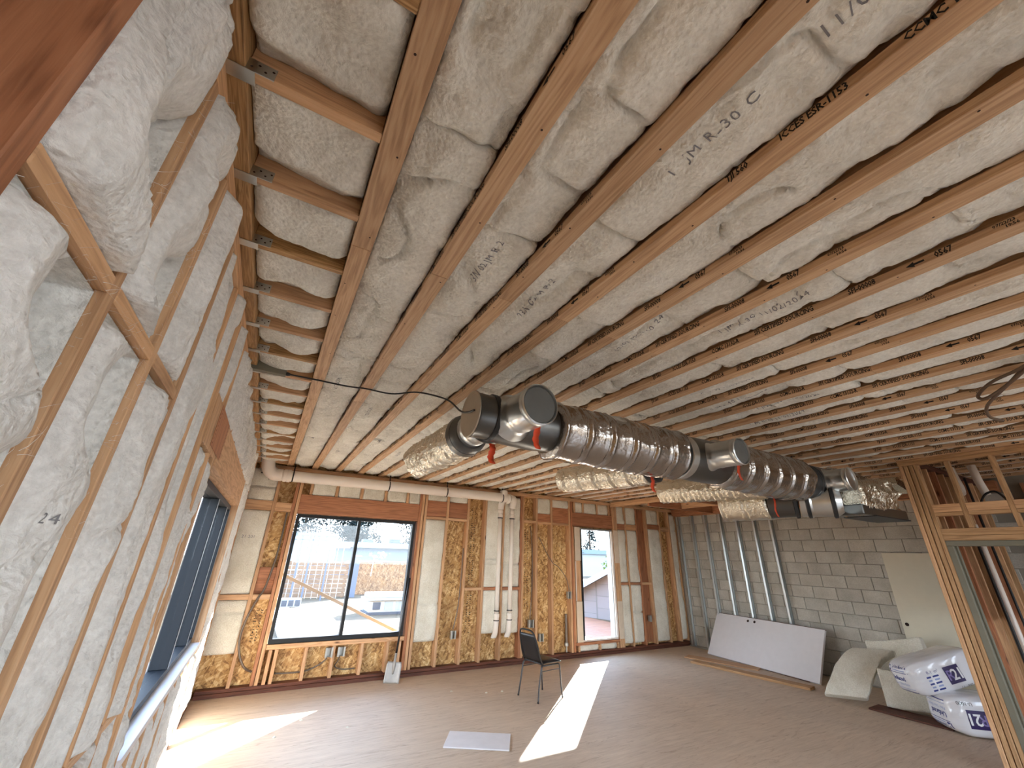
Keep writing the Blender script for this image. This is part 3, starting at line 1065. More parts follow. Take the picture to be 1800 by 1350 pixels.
box('top_plate', -0.35, 9.6, YB, 7.895, 3.102, 3.172, 'stud', WB)
box('bottom_plate', -0.38, 9.58, YB - 0.012, 7.895, 0.0, 0.050, 'dark', WB)
box('bottom_plate', -0.38, 9.58, YB + 0.004, 7.895, 0.051, 0.093, 'dark', WB)


def bbatt_h(w_, l_, sd, puff=1.0, folds=()):
    def h(u, v):
        X, Y = u + sd, v + sd * 3
        e = (1 - np.abs(2 * u / w_ - 1) ** 5)
        z = -0.014 + 0.024 * e + puff * (0.046 * fb(X * 4, Y * 3, sd, 2) + 0.018 * fb(X * 14, Y * 9, sd + 2, 3))
        z = z + 0.004 * fb(X * 45, Y * 40, sd + 9, 2) - 0.018 * np.exp(-(v / 0.025) ** 2) - 0.018 * np.exp(-((l_ - v) / 0.025) ** 2)
        for f in folds:
            z = z - 0.035 * np.exp(-((v - f + 0.02 * fb(X * 4, Y * 0, sd, 2)) / 0.014) ** 2)
        return z
    return h


BB = [(-0.43, -0.036, 1.255, 2.445, ()), (-0.43, -0.036, 2.605, 3.098, (0.2,)), (-0.43, -0.036, 0.50, 1.172, (0.52,)), (2.56, 2.960, 0.48, 2.485, (0.58,)),
      (3.85, 4.220, 1.317, 3.05, (0.5, 0.42)), (4.27, 4.653, 1.317, 3.05, (0.42,)), (3.85, 4.220, 0.54, 1.258, ()), (4.27, 4.653, 0.52, 1.258, ()),
      (0.515, 0.876, 2.747, 3.09, ()), (0.93, 1.295, 2.747, 3.09, ()), (1.345, 1.725, 2.747, 3.09, ()), (1.775, 2.135, 2.747, 3.09, ()), (2.185, 2.40, 2.747, 3.09, ()),
      (2.56, 2.960, 2.84, 3.09, ()), (3.010, 3.405, 2.84, 3.09, ()), (5.10, 5.450, 2.775, 3.098, ()), (5.50, 5.950, 2.935, 3.098, ()),
      (6.155, 6.365, 2.867, 3.098, ()), (6.415, 6.795, 2.867, 3.098, ()), (6.845, 7.175, 2.867, 3.098, ()),
      (7.44, 7.696, 2.695, 3.098, ()), (7.744, 8.080, 2.695, 3.098, ()), (7.44, 7.696, 1.39, 2.555, ()), (7.744, 8.080, 1.39, 2.555, ()), (7.44, 7.696, 0.16, 1.33, ()), (7.744, 8.080, 0.16, 1.33, (0.6,)),
      (8.49, 8.925, 2.745, 3.098, ()), (8.49, 8.925, 0.14, 2.625, ()), (9.345, 9.556, 0.14, 3.05, (2.5,)), (6.18, 6.69, 0.10, 0.203, ()), (6.75, 7.21, 0.10, 0.203, ())]
for k, (x0, x1, z0, z1, fo) in enumerate(BB):
    batt('insulation_batt', (x0, YB + 0.010, z0), (1, 0, 0), (0, 0, 1), (0, -1, 0), x1 - x0, z1 - z0, bbatt_h(x1 - x0, z1 - z0, 800 + k, 1.0 if z1 - z0 > 0.5 else 1.4, fo), WB, 0.022, M['wool_batt'], 0.06, key=('b', k))
O, U, V, N, hf = BATTS[('b', 0)]
text('printed_date', '21 201', 0.06, (-0.335, 0, 2.03), (1, 0, 0), (0, 0, 1), M['ink_grey'], WB, 1.1, 0, 'stuff',
     hf=lambda P: np.stack([P[:, 0], O[1] - hf(P[:, 0] - O[0], P[:, 2] - O[2]) - 0.003, P[:, 2]], 1))
# backing boards either side of the narrow window
for x0, x1, z0, z1 in ((6.105, 6.262, 1.83, 2.545), (6.105, 6.262, 0.262, 1.02), (7.290, 7.43, 1.80, 2.53), (7.290, 7.43, 0.262, 1.0)):
    box('backing_board', x0, x1, YB - 0.006, YB + 0.010, z0, z1, M['foam'], WB)
box('trimmer', 6.125, 6.262, YB + 0.012, 7.89, 0.26, 2.545, 'stud', WB)
box('backing_board', 6.064, 6.10, YB + 0.02, 7.89, 0.26, 2.545, 'stud', WB)
box('caulk_bead', 6.108, 6.124, YB - 0.004, YB + 0.012, 1.03, 1.82, M['pvc'], WB)
# black builders' print on the strand board: runs of short strokes too small to read in the photograph
for x, zs in ((3.62, ((1.42, 2.75), (0.55, 1.18))), (4.90, ((0.95, 2.40),)), (0.16, ((0.62, 1.05),))):
    g = []
    r = random.Random(int(x * 100))
    for za, zb in zs:
        z = za
        while z < zb:
            for q in range(2):
                xx = x + (q - 0.5) * 0.062 + r.uniform(-0.006, 0.006)
                hgt = r.uniform(0.012, 0.03)
                if r.random() < 0.85:
                    wd_ = r.uniform(0.012, 0.04)
                    g.append(([(xx - wd_ / 2, 7.8962, z), (xx + wd_ / 2, 7.8962, z + r.uniform(-.004, .004)), (xx + wd_ / 2, 7.8962, z + hgt * 0.45), (xx - wd_ / 2, 7.8962, z + hgt * 0.45)], [(0, 1, 2, 3)]))
                if r.random() < 0.6:
                    g.append(([(xx - wd_ / 2, 7.896, z), (xx - wd_ / 2 + 0.007, 7.896, z), (xx - wd_ / 2 + 0.007, 7.896, z + hgt), (xx - wd_ / 2, 7.896, z + hgt)], [(0, 1, 2, 3)]))
            z += 0.036
    V, F = join(g)
    o = mesh('printed_marks', V, F, M['ink'], WB)
    o['kind'] = 'stuff'

# window 1
W1 = structure('window_1', 'black framed two-light window in the far wall', box('window_1', 0.362, 2.372, 7.775, 7.885, 0.588, 0.650, M['frame']))
box('frame_head', 0.362, 2.372, 7.775, 7.885, 2.378, 2.428, M['frame'], W1)
box('frame_jamb', 0.362, 0.408, 7.775, 7.885, 0.651, 2.377, M['frame'], W1)
box('frame_jamb', 2.322, 2.372, 7.775, 7.885, 0.651, 2.377, M['frame'], W1)
box('mullion', 1.345, 1.395, 7.785, 7.880, 0.651, 2.377, M['frame'], W1)
p1 = box('glass_pane', 0.409, 1.344, 7.830, 7.836, 0.651, 2.377, M['glass'], W1, b=0.0005)
p2 = box('glass_pane', 1.396, 2.321, 7.830, 7.836, 0.651, 2.377, M['glass'], W1, b=0.0005)
r = random.Random(5)
g = []
for k in range(26):
    cx, cz = 1.80 + r.gauss(0, 0.07), 1.83 + r.gauss(0, 0.035)
    q = r.uniform(0.006, 0.026)
    g.append(([(cx + q * r.uniform(.5, 1.1) * math.cos(a * pi / 4), 7.8265, cz + q * r.uniform(.4, 1.0) * math.sin(a * pi / 4)) for a in range(8)], [tuple(range(8))]))
g.append(([(1.70, 7.8265, 1.50), (1.708, 7.8265, 1.50), (1.722, 7.8265, 1.83), (1.712, 7.8265, 1.83)], [(0, 1, 2, 3)]))
V, F = join(g)
o = mesh('white_smear', V, F, M['spatter'], p2)
o['kind'] = 'stuff'
# window 2, narrow
W2 = structure('window_2', 'narrow tall window right of the chair', box('window_2', 6.27, 7.275, 7.78, 7.895, 0.262, 0.297, M['pvc']))
box('frame_head', 6.27, 7.275, 7.78, 7.895, 2.50, 2.532, M['alu'], W2)
box('frame_jamb', 6.266, 6.302, 7.742, 7.895, 0.298, 2.499, M['frame'], W2)
box('frame_jamb', 7.225, 7.275, 7.765, 7.96, 0.298, 2.499, M['pvc'], W2)
box('jamb_edge', 7.205, 7.224, 7.800, 7.88, 0.298, 2.499, M['alu'], W2)
box('glass_pane', 6.303, 7.204, 7.845, 7.851, 0.298, 2.499, M['glass'], W2, b=0.0005)

# ================================================================== concrete block wall (x = 9.6)
WR = structure('wall_right', 'grey concrete block wall on the right', box('wall_right', 9.612, 9.85, -4.0, 7.9, 0, 3.44, M['mortar']))
RH, RL = 0.2125, 0.405
V, F = box_geo(0.10, RL - 0.009, RH - 0.009, 0.004)
cme = bpy.data.meshes.new('concrete_block')
cme.from_pydata(V.tolist(), [], F)
cme.materials.append(M['cmu'])
V, F = box_geo(0.10, RL / 2 - 0.009, RH - 0.009, 0.004)
hme = bpy.data.meshes.new('concrete_half_block')
hme.from_pydata(V.tolist(), [], F)
hme.materials.append(M['cmu'])
r = random.Random(11)
for row in range(14):
    z = 0.02 + RH * (row + 0.5)
    y = 3.28 - RL * 4 + (0 if row % 2 else RL / 2)
    while y < 7.72:
        L = RL
        me = cme
        if y + RL > 7.80:
            me, L = hme, RL / 2
        if y + L < 7.80:
            o = bpy.data.objects.new('concrete_block', me)
            o.matrix_basis = Matrix.Translation((9.65 + r.uniform(-0.0025, 0.0025), y + L / 2, z))
            prep(o, WR)
        y += L
box('rim_beam', 9.46, 9.606, 1.7, 7.74, 3.005, 3.17, 'red', WR)
box('top_ledger', 9.585, 9.606, 2.0, 7.74, 2.985, 3.003, 'stud', WR)
for k, y in enumerate((7.60, 7.20, 6.80, 6.385, 5.975, 5.575, 5.205)):
    prof = [(9.502, y - 0.012), (9.502, y - 0.020), (9.592, y - 0.020), (9.592, y - 0.012)]
    ln = [(9.515, y - 0.020), (9.502, y - 0.020), (9.502, y + 0.020), (9.592, y + 0.020), (9.592, y - 0.020), (9.579, y - 0.020)]
    Vv, Ff = [], []
    th = 0.0022
    for (ax, ay), (bx, by) in zip(ln[:-1], ln[1:]):
        dx, dy = bx - ax, by - ay
        l_ = math.hypot(dx, dy)
        g_ = moved(box_geo(abs(dx) + th, abs(dy) + th, 2.965, 0.0004), ((ax + bx) / 2, (ay + by) / 2, 1.5))
        kk = len(Vv)
        Vv += list(g_[0])
        Ff += [tuple(i + kk for i in f) for f in g_[1]]
    st_ = mesh('metal_stud', Vv, Ff, M['ctrack'], WR)
    g = [moved(box_geo(0.012, 0.003, 0.05, 0.0005), (9.500, y - 0.022, zz)) for zz in (0.75, 1.45, 2.15)]
    Vv, Ff = join(g)
    o = mesh('stud_clip', Vv, Ff, M['alu'], st_)
    o['kind'] = 'stuff'
box('stud_track', 9.498, 9.595, 5.10, 7.70, 0.0005, 0.0025, M['ctrack'], WR, b=0.0003)
box('stud_track', 9.495, 9.4975, 5.10, 7.70, 0.0005, 0.032, M['ctrack'], WR, b=0.0003)

# ================================================================== partition on the right (x = 6.92) and the small room behind it
WP = structure('wall_partition', 'unfinished stud partition with doorway on the right')
XP = 6.92
PW = 0.09
for y in (1.990, 1.942, 1.893):
    box('corner_stud', XP, XP + PW, y - 0.0205, y + 0.0205, 0.045, 3.10, 'pine' if y != 1.990 else 'stud', WP, b=0.005)
box('corner_stud', XP, XP + PW, 1.828, 1.866, 0.045, 3.10, 'pine', WP)
box('top_plate', XP - 0.002, XP + PW, -3.9, 2.012, 3.138, 3.173, 'pine', WP)
box('top_plate', XP - 0.002, XP + PW, -3.9, 2.012, 3.101, 3.136, 'pine', WP)
box('bottom_plate', XP, XP + PW, 1.80, 2.012, 0.0, 0.044, 'pine', WP)
box('header', XP - 0.001, XP + PW, 0.75, 1.829, 2.262, 2.335, 'pine', WP)
box('header', XP - 0.003, XP + PW, 0.75, 1.829, 2.205, 2.260, 'pine', WP)
for y in (1.565, 1.195, 0.82):
    box('cripple_stud', XP, XP + PW, y - 0.020, y + 0.020, 2.337, 3.10, 'pine', WP)
for a, b in ((1.587, 1.829), (1.217, 1.543), (0.842, 1.173)):
    box('blocking', XP, XP + 0.040, a, b, 2.52, 2.61, 'stud', WP)
    box('blocking', XP, XP + PW, a, b, 2.478, 2.518, 'pine', WP)
for y in (0.73, 0.68, 0.30, -0.08, -0.46, -0.85, -1.3, -1.8, -2.4, -3.0):
    box('stud', XP, XP + PW, y - 0.02, y + 0.02, 0.0, 3.10, 'pine', WP)
DR = structure('door_1', 'grey steel door frame set in the stud partition', box('door_1', XP - 0.004, XP + 0.12, 0.78, 1.828, 2.145, 2.203, M['hollow']))
box('frame_jamb', XP - 0.004, XP + 0.12, 1.772, 1.828, 0.0, 2.144, M['hollow'], DR)
box('frame_jamb', XP - 0.004, XP + 0.12, 0.78, 0.83, 0.0, 2.144, M['hollow'], DR)
box('door_stop', XP + 0.045, XP + 0.085, 1.752, 1.771, 0.0, 2.144, M['hollow'], DR)
# return wall of the small room, seen through the doorway
WQ = structure('wall_return', 'dark stud wall of the small room behind the partition')
for k in range(9):
    x = 7.33 + 0.29 * k
    box('stud', x - 0.02, x + 0.02, 1.86, 1.95, 0.045, 3.10, ('stud', 'red', 'stud', 'pine')[k % 4], WQ)
box('bottom_plate', 7.02, 9.59, 1.86, 1.95, 0.0, 0.044, 'dark', WQ)
box('top_plate', 7.02, 9.59, 1.86, 1.95, 3.101, 3.17, 'dark', WQ)
box('sheathing', 7.02, 9.59, 1.952, 1.964, 1.35, 3.10, M['dark_x'], WQ)
for k in range(7):
    y = 1.45 - 0.40 * k
    box('stud', 9.46, 9.60, y - 0.02, y + 0.02, 0.0, 3.10, ('red', 'dark')[k % 2], WQ)


# wall behind the photographer, with the wide doorway that lights the room
WX = structure('wall_rear', 'board wall behind the viewpoint with a wide doorway', box('wall_rear', -0.6, 1.1, -4.06, -4.0, 0, 3.44, M['osb']))
box('sheathing', 8.1, 9.9, -4.06, -4.0, 0, 3.44, M['osb'], WX)
box('sheathing', 1.1, 8.1, -4.06, -4.0, 2.9, 3.44, M['osb'], WX)

# ================================================================== ducts
def duct_geo(p0, p1, r, rings=0.25, crinkle=0.004, pinch=0.018, seg=48, sd=1, da=0.012, wob=0.012, ovh=0.0):
    p0, p1 = Vector(p0), Vector(p1)
    ax = (p1 - p0)
    L = ax.length
    ax.normalize()
    a = ax.cross(Vector((0, 0, 1)))
    if a.length < 0.1:
        a = Vector((1, 0, 0))
    a.normalize()
    b = a.cross(ax)
    n = max(4, int(L / da))
    s = np.linspace(0, L, n + 1)
    th = np.linspace(0, 2 * pi, seg, endpoint=False)
    S, T = np.meshgrid(s, th, indexing='ij')
    cx, cy = np.cos(T) * 2.2, np.sin(T) * 2.2
    rad = r + crinkle * 2 * (fb(S * 14 + cx * 3, cy * 3 + sd, sd, 3) + 0.7 * fb(S * 40 + cx * 2, cy * 9 - S * 6, sd + 3, 2))
    rad = rad + wob * 2 * fb(S * 2.1 + cx, cy + 3, sd + 6, 2)
    if rings:
        ph = ((S + 0.02 * fb(cx * 2, cy * 2, sd, 1)) / rings) % 1.0
        d = np.minimum(ph, 1 - ph) * rings
        rad = rad - pinch * np.exp(-(d / 0.016) ** 2) * (1 + 1.2 * fb(S * 3 + cx * 7, cy * 7, sd + 8, 2)) + pinch * 0.5 * np.exp(-((d - 0.03) / 0.016) ** 2)
    end = np.minimum(S, L - S)
    rad = rad - 0.25 * r * np.exp(-(end / 0.012) ** 2) * 0.5
    P0 = np.array(p0)
    A, Bv, X = np.array(a), np.array(b), np.array(ax)
    P = P0 + S[..., None] * X + rad[..., None] * (np.cos(T)[..., None] * A + np.sin(T)[..., None] * Bv)
    V = P.reshape(-1, 3).tolist()
    F = []
    for i in range(n):
        for k in range(seg):
            k2 = (k + 1) % seg
            F.append((i * seg + k, (i + 1) * seg + k, (i + 1) * seg + k2, i * seg + k2))
    F.append(tuple(range(seg)))
    F.append(tuple(n * seg + k for k in range(seg - 1, -1, -1)))
    return V, F


def wrap(name, p0, p1, r, mat, parent, **kw):
    V, F = duct_geo(p0, p1, r, **kw)
    o = mesh(name, V, F, mat, parent, smooth=True)
    flat_caps(o)
    return o


def lathe(name, p0, axis, prof, mat, parent, seg=40):
    """prof: list of (distance along axis, radius)."""
    p0, ax = Vector(p0), Vector(axis).normalized()
    V, F = sweep_geo([p0 + ax * max(s, 0) for s, _ in prof], [q for _, q in prof], seg) if False else ([], [])
    a = ax.orthogonal().normalized()
    b = ax.cross(a)
    for s, q in prof:
        for k in range(seg):
            t_ = 2 * pi * k / seg
            V.append(p0 + ax * s + (a * math.cos(t_) + b * math.sin(t_)) * q)
    for i in range(len(prof) - 1):
        for k in range(seg):
            k2 = (k + 1) % seg
            F.append((i * seg + k, i * seg + k2, (i + 1) * seg + k2, (i + 1) * seg + k))
    F.append(tuple(range(seg - 1, -1, -1)))
    F.append(tuple((len(prof) - 1) * seg + k for k in range(seg)))
    o = mesh(name, V, F, mat, parent, smooth=True)
    flat_caps(o)
    me = o.data
    bm = bmesh.new()
    bm.from_mesh(me)
    for e in bm.edges:
        if len(e.link_faces) == 2 and e.link_faces[0].normal.angle(e.link_faces[1].normal, 0) > 0.6:
            e.smooth = False
    bm.to_mesh(me)
    bm.free()
    return o


def ribbon(name, pts, wdt, mat, parent, side=(0, 1, 0)):
    P = spline(pts, 6)
    sd_ = Vector(side).normalized()
    V, F = [], []
    for i, p in enumerate(P):
        q = wdt * (1 + 0.15 * math.sin(i * 1.7))
        nrm = Vector((0.0015, 0, 0))
        for s in (-1, 1):
            V += [p + sd_ * s * q / 2 + nrm, p + sd_ * s * q / 2 - nrm]
    for i in range(len(P) - 1):
        a, b = 4 * i, 4 * i + 4
        F += [(a, b, b + 2, a + 2), (a + 1, a + 3, b + 3, b + 1), (a, a + 1, b + 1, b), (a + 2, b + 2, b + 3, a + 3)]
    F += [(0, 2, 3, 1), (len(V) - 4, len(V) - 3, len(V) - 1, len(V) - 2)]
    return mesh(name, V, F, mat, parent, smooth=True)


DY, DZ = 2.45, 2.80


def take_off(parent, x, dy, r, ln, cap=None, base=0.17, dz=0.0, capm='cap_dark'):
    """A round metal take-off on the side of the trunk, with a flared foot and a rolled rim."""
    d = Vector((0, dy, dz)).normalized()
    p = Vector((x, DY, DZ)) + d * (base * 0.55)
    o = lathe('take_off_collar', p, d, [(0, r * 1.30), (0.06, r * 1.12), (0.085, r * 1.02), (0.13, r), (0.15, r * 1.03), (0.165, r), (ln - 0.05, r), (ln - 0.04, r * 1.04), (ln - 0.028, r), (ln - 0.012, r), (ln, r * 1.045), (ln + 0.006, r * 0.97), (ln - 0.012, r * 0.93)], M['galv'], parent)
    if cap:
        c = lathe('end_cap', p + d * (ln - 0.014), d, [(0, r * 0.90), (0.006, r * 0.92), (0.010, r * 0.88)], M[capm], o)
    return o


T1 = thing('supply_duct', 'large round foil wrapped supply duct hanging across under the joists', 'duct', (1.04, DY, DZ))
lathe('end_cap', (1.040, DY, DZ), (1, 0, 0), [(0, 0.160), (0.004, 0.166), (0.010, 0.166)], M['cap'], T1)
lathe('tee_body', (1.051, DY, DZ), (1, 0, 0), [(0, 0.168), (0.02, 0.160), (0.10, 0.158), (0.25, 0.172), (0.50, 0.182), (0.60, 0.176), (0.66, 0.170)], M['galv_dark'], T1)
lathe('seam_band', (1.18, DY, DZ), (1, 0, 0), [(0, 0.166), (0.004, 0.170), (0.03, 0.171), (0.034, 0.169)], M['collar'], T1)
take_off(T1, 1.33, -1, 0.132, 0.36, True, dz=-0.02)
take_off(T1, 1.22, 1, 0.125, 0.26, False, dz=-0.02)
wrap('insulated_sleeve', (1.70, DY, DZ), (3.10, DY, DZ), 0.225, M['foil'], T1, rings=0.235, sd=3, crinkle=0.0035, pinch=0.020)
lathe('coupling', (3.02, DY, DZ), (1, 0, 0), [(0, 0.19), (0.05, 0.20), (0.14, 0.185), (0.24, 0.185), (0.30, 0.20)], M['collar'], T1)
lathe('tee_body', (3.16, DY, DZ), (1, 0, 0), [(0, 0.200), (0.10, 0.205), (0.35, 0.21), (0.55, 0.205), (0.62, 0.20)], M['galv_dark'], T1)
lathe('coupling_band', (3.14, DY, DZ), (1, 0, 0), [(0, 0.200), (0.005, 0.208), (0.08, 0.208), (0.085, 0.20)], M['galv'], T1)
take_off(T1, 3.42, -1, 0.115, 0.36, True, base=0.2, dz=-0.02)
take_off(T1, 3.30, 1, 0.115, 0.26, False, base=0.2, dz=-0.08)
wrap('insulated_sleeve', (3.72, DY, DZ), (5.20, DY, DZ), 0.235, M['foil'], T1, rings=0.245, sd=9, crinkle=0.002, pinch=0.016)
lathe('coupling', (5.14, DY, DZ), (1, 0, 0), [(0, 0.20), (0.05, 0.215), (0.12, 0.20), (0.20, 0.20), (0.26, 0.21)], M['collar'], T1)
lathe('tee_body', (5.36, DY, DZ), (1, 0, 0), [(0, 0.205), (0.2, 0.21), (0.75, 0.21), (0.85, 0.20)], M['galv_dark'], T1)
take_off(T1, 5.55, -1, 0.125, 0.30, False, base=0.2)
wrap('insulated_sleeve', (5.92, DY - 0.02, DZ), (6.55, DY - 0.02, DZ - 0.02), 0.235, M['foil'], T1, rings=0, sd=14, crinkle=0.014, wob=0.03)
lathe('coupling', (6.50, DY, DZ), (1, 0, 0), [(0, 0.17), (0.03, 0.185), (0.10, 0.17), (0.14, 0.19), (0.2, 0.18), (0.5, 0.17)], M['collar'], T1)

B1 = thing('branch_duct', 'short crinkled foil branch duct nearest the left wall, below the tin end cap', 'duct', (1.21, 2.9, 2.77), 'foil branch ducts')
wrap('foil_sleeve', (1.215, 2.92, 2.775), (1.17, 3.98, 2.755), 0.158, M['foil_crisp'], B1, rings=0.17, sd=21, crinkle=0.011, pinch=0.012, wob=0.02)
lathe('mastic_collar', (1.217, 2.80, 2.778), (0, 1, 0), [(0, 0.13), (0.03, 0.155), (0.12, 0.172), (0.16, 0.160)], M['galv_dark'], B1)
lathe('mastic_band', (1.217, 2.86, 2.778), (0, 1, 0), [(0, 0.150), (0.004, 0.163), (0.014, 0.163), (0.018, 0.155)], M['collar'], B1)
B2 = thing('branch_duct', 'foil branch duct with ringed wrap behind the middle of the long duct', 'duct', (3.25, 2.9, 2.74), 'foil branch ducts')
wrap('foil_sleeve', (3.285, 2.88, 2.755), (3.00, 4.02, 2.765), 0.142, M['foil_crisp'], B2, rings=0.21, sd=33, crinkle=0.006, pinch=0.015)
lathe('mastic_collar', (3.29, 2.78, 2.752), (-0.2, 1, 0), [(0, 0.11), (0.02, 0.135), (0.09, 0.145), (0.12, 0.13)], M['collar'], B2)
B3 = thing('branch_duct', 'foil branch duct with netted crinkles, third from the left wall', 'duct', (4.85, 2.9, 2.74), 'foil branch ducts')
wrap('foil_sleeve', (4.97, 2.66, 2.735), (4.62, 3.92, 2.765), 0.150, M['foil_crisp'], B3, rings=0.12, sd=41, crinkle=0.012, pinch=0.006)
B4 = thing('branch_duct', 'fat foil branch duct with polished metal neck, nearest the concrete wall', 'duct', (5.5, 2.6, 2.58), 'foil branch ducts')
wrap('foil_sleeve', (5.34, 2.86, 2.60), (5.18, 3.40, 2.60), 0.205, M['foil_crisp'], B4, rings=0.26, sd=52, crinkle=0.005)
lathe('metal_neck', (5.62, 2.22, 2.58), (-0.40, 0.92, 0.02), [(0, 0.13), (0.05, 0.165), (0.07, 0.17), (0.28, 0.17), (0.30, 0.185), (0.33, 0.17), (0.40, 0.17)], M['galv'], B4)
for q_ in (0.06, 0.30, 0.42):
    lathe('neck_band', Vector((5.62, 2.22, 2.58)) + Vector((-0.40, 0.92, 0.02)).normalized() * q_, (-0.40, 0.92, 0.02), [(0, 0.168), (0.004, 0.186), (0.035, 0.190), (0.045, 0.168)], M['collar'], B4)
lathe('metal_neck', Vector((5.62, 2.22, 2.58)) + Vector((-0.40, 0.92, 0.02)).normalized() * 0.46, (-0.40, 0.92, 0.02), [(0, 0.172), (0.10, 0.176), (0.26, 0.19)], M['galv_dark'], B4)
V, F = box_geo(0.86, 0.38, 0.11, 0.01)
bt = mesh('register_boot', V, F, M['galv_dark'], B4, matrix=Matrix.Translation((6.12, 2.20, 2.475)) @ Matrix.Rotation(-0.12, 4, 'Z') @ Matrix.Rotation(0.03, 4, 'Y'))
wrap('foil_shroud', (5.74, 2.24, 2.63), (6.42, 2.10, 2.70), 0.19, M['foil_crisp'], B4, rings=0, sd=61, crinkle=0.016, wob=0.06)
V, F = box_geo(0.66, 0.34, 0.012, 0.003)
mesh('register_opening', V, F, M['collar'], bt, matrix=Matrix.Translation((6.20, 2.15, 2.415)) @ Matrix.Rotation(-0.12, 4, 'Z') @ Matrix.Rotation(0.03, 4, 'Y'))
g = []
nx, ny = 12, 8
Vv = []
for a in range(nx + 1):
    for b in range(ny + 1):
        s, t_ = a / nx, b / ny
        x = 6.15 + 0.66 * s
        y = 2.03 + 0.10 * t_ + 0.05 * float(fb(s * 3, t_ * 3, 4, 2))
        zt, zb = 2.80 - 0.10 * s, 2.53 - 0.03 * s
        Vv.append((x, y, zb + (zt - zb) * t_ * (1 - 0.75 * max(0, s - 0.4)) + 0.03 * float(fb(s * 4, t_ * 4, 9, 2))))
Vv += [(p[0], p[1] + 0.006, p[2]) for p in Vv]
k = (nx + 1) * (ny + 1)
Ff = []
for a in range(nx):
    for b in range(ny):
        i = a * (ny + 1) + b
        Ff += [(i, i + ny + 1, i + ny + 2, i + 1), (k + i, k + i + 1, k + i + ny + 2, k + i + ny + 1)]
mesh('torn_foil_flap', Vv, Ff, M['foil_crisp'], B4, smooth=True)
EL = thing('duct_elbow', 'dark elbow duct turning to the concrete wall beside the partition', 'duct', (6.95, 2.43, 2.78))
V, F = sweep_geo([(6.99 + 0.22 * math.sin(a), DY + 0.05 - 0.0 * a, DZ - 0.02 - 0.20 * (1 - math.cos(a))) for a in np.linspace(0, 1.5, 9)], [0.165 + 0.008 * (i % 2) for i in range(9)], 28)
o = mesh('elbow', V, F, M['galv_dark'], EL, smooth=True)
flat_caps(o)
lathe('elbow_collar', (7.19, DY + 0.05, 2.60), (0.25, 0, -1), [(0, 0.172), (0.01, 0.182), (0.04, 0.182), (0.05, 0.172)], M['collar'], EL)
V, F = box_geo(0.42, 0.26, 0.10, 0.01)
mesh('torn_foil_flap', V, F, M['foil_crisp'], EL, matrix=Matrix.Translation((7.30, 2.25, 2.92)) @ Matrix.Rotation(0.2, 4, 'Y'))

for nm, (x, y, z, ln), lab in (('1', (1.44, 2.215, 2.77, 0.21), 'orange strap tail beside the capped take-off nearest the left wall'), ('2', (1.30, 2.605, 2.66, 0.15), 'orange strap tail under the tin capped end of the long duct'),
                               ('3', (2.99, 2.62, 2.61, 0.14), 'orange strap tail under the first join of the long duct'), ('4', (3.70, 2.205, 2.83, 0.23), 'orange strap tail beside the second capped take-off'),
                               ('5', (4.93, 2.60, 2.62, 0.24), 'orange strap tail on the polished metal neck near the concrete wall'), ('6', (5.98, 2.20, 2.85, 0.30), 'longest orange strap tail over torn foil at the far right duct end')):
    o = ribbon('orange_strap', [(x, y, z), (x + 0.008, y - 0.006, z - 0.3 * ln), (x - 0.004, y, z - 0.7 * ln), (x + 0.012, y - 0.01, z - ln)], 0.052, M['orange'], None, (1, 0.15, 0))
    tag(o, lab, 'strap', 'orange strap tails on the ducts')

# black hanging strap up to the joist beside the first take-off, and cable from a grey box to the duct cap
gb = thing('transformer_box', 'small grey metal box fixed beside the left ledger, cable end', 'electrical box', (-0.27, 3.39, 3.15))
box('case', -0.40, -0.15, 3.365, 3.42, 3.145, 3.235, M['hollow'], gb)
lathe('cable_gland', (-0.15, 3.392, 3.165), (1, 0, 0), [(0, 0.014), (0.012, 0.016), (0.03, 0.010)], M['black'], gb)
o = tube('black_cable', [(-0.13, 3.392, 3.165), (0.085, 3.38, 3.163), (0.3, 3.36, 3.155), (0.46, 3.345, 3.162), (0.66, 3.28, 3.14), (0.845, 3.16, 3.155), (1.0, 2.86, 3.03), (1.035, 2.62, 2.87), (1.032, 2.47, 2.815), (1.034, 2.36, 2.80)], 0.007, M['black'], None, 8, True, 8)
tag(o, 'thin black cable from the grey ledger box to the duct end cap', 'cable')
g = thing('brown_cable', 'looped brown cable hanging from the ceiling at the right edge', 'cable', (4.2, 0.55, 3.1))
tube('cable_run', [(4.05, 0.30, 3.20), (4.15, 0.42, 3.12), (4.30, 0.58, 3.07), (4.36, 0.66, 3.06), (4.38, 0.68, 3.10), (4.30, 0.58, 3.15), (4.12, 0.40, 3.15), (4.0, 0.24, 3.20)], 0.011, M['brown_cable'], g, 8, True)
tube('cable_tail', [(4.10, 0.34, 3.19), (4.25, 0.50, 3.10), (4.40, 0.66, 3.02), (4.55, 0.70, 2.97), (4.68, 0.665, 2.955)], 0.010, M['brown_cable'], g, 8, True)

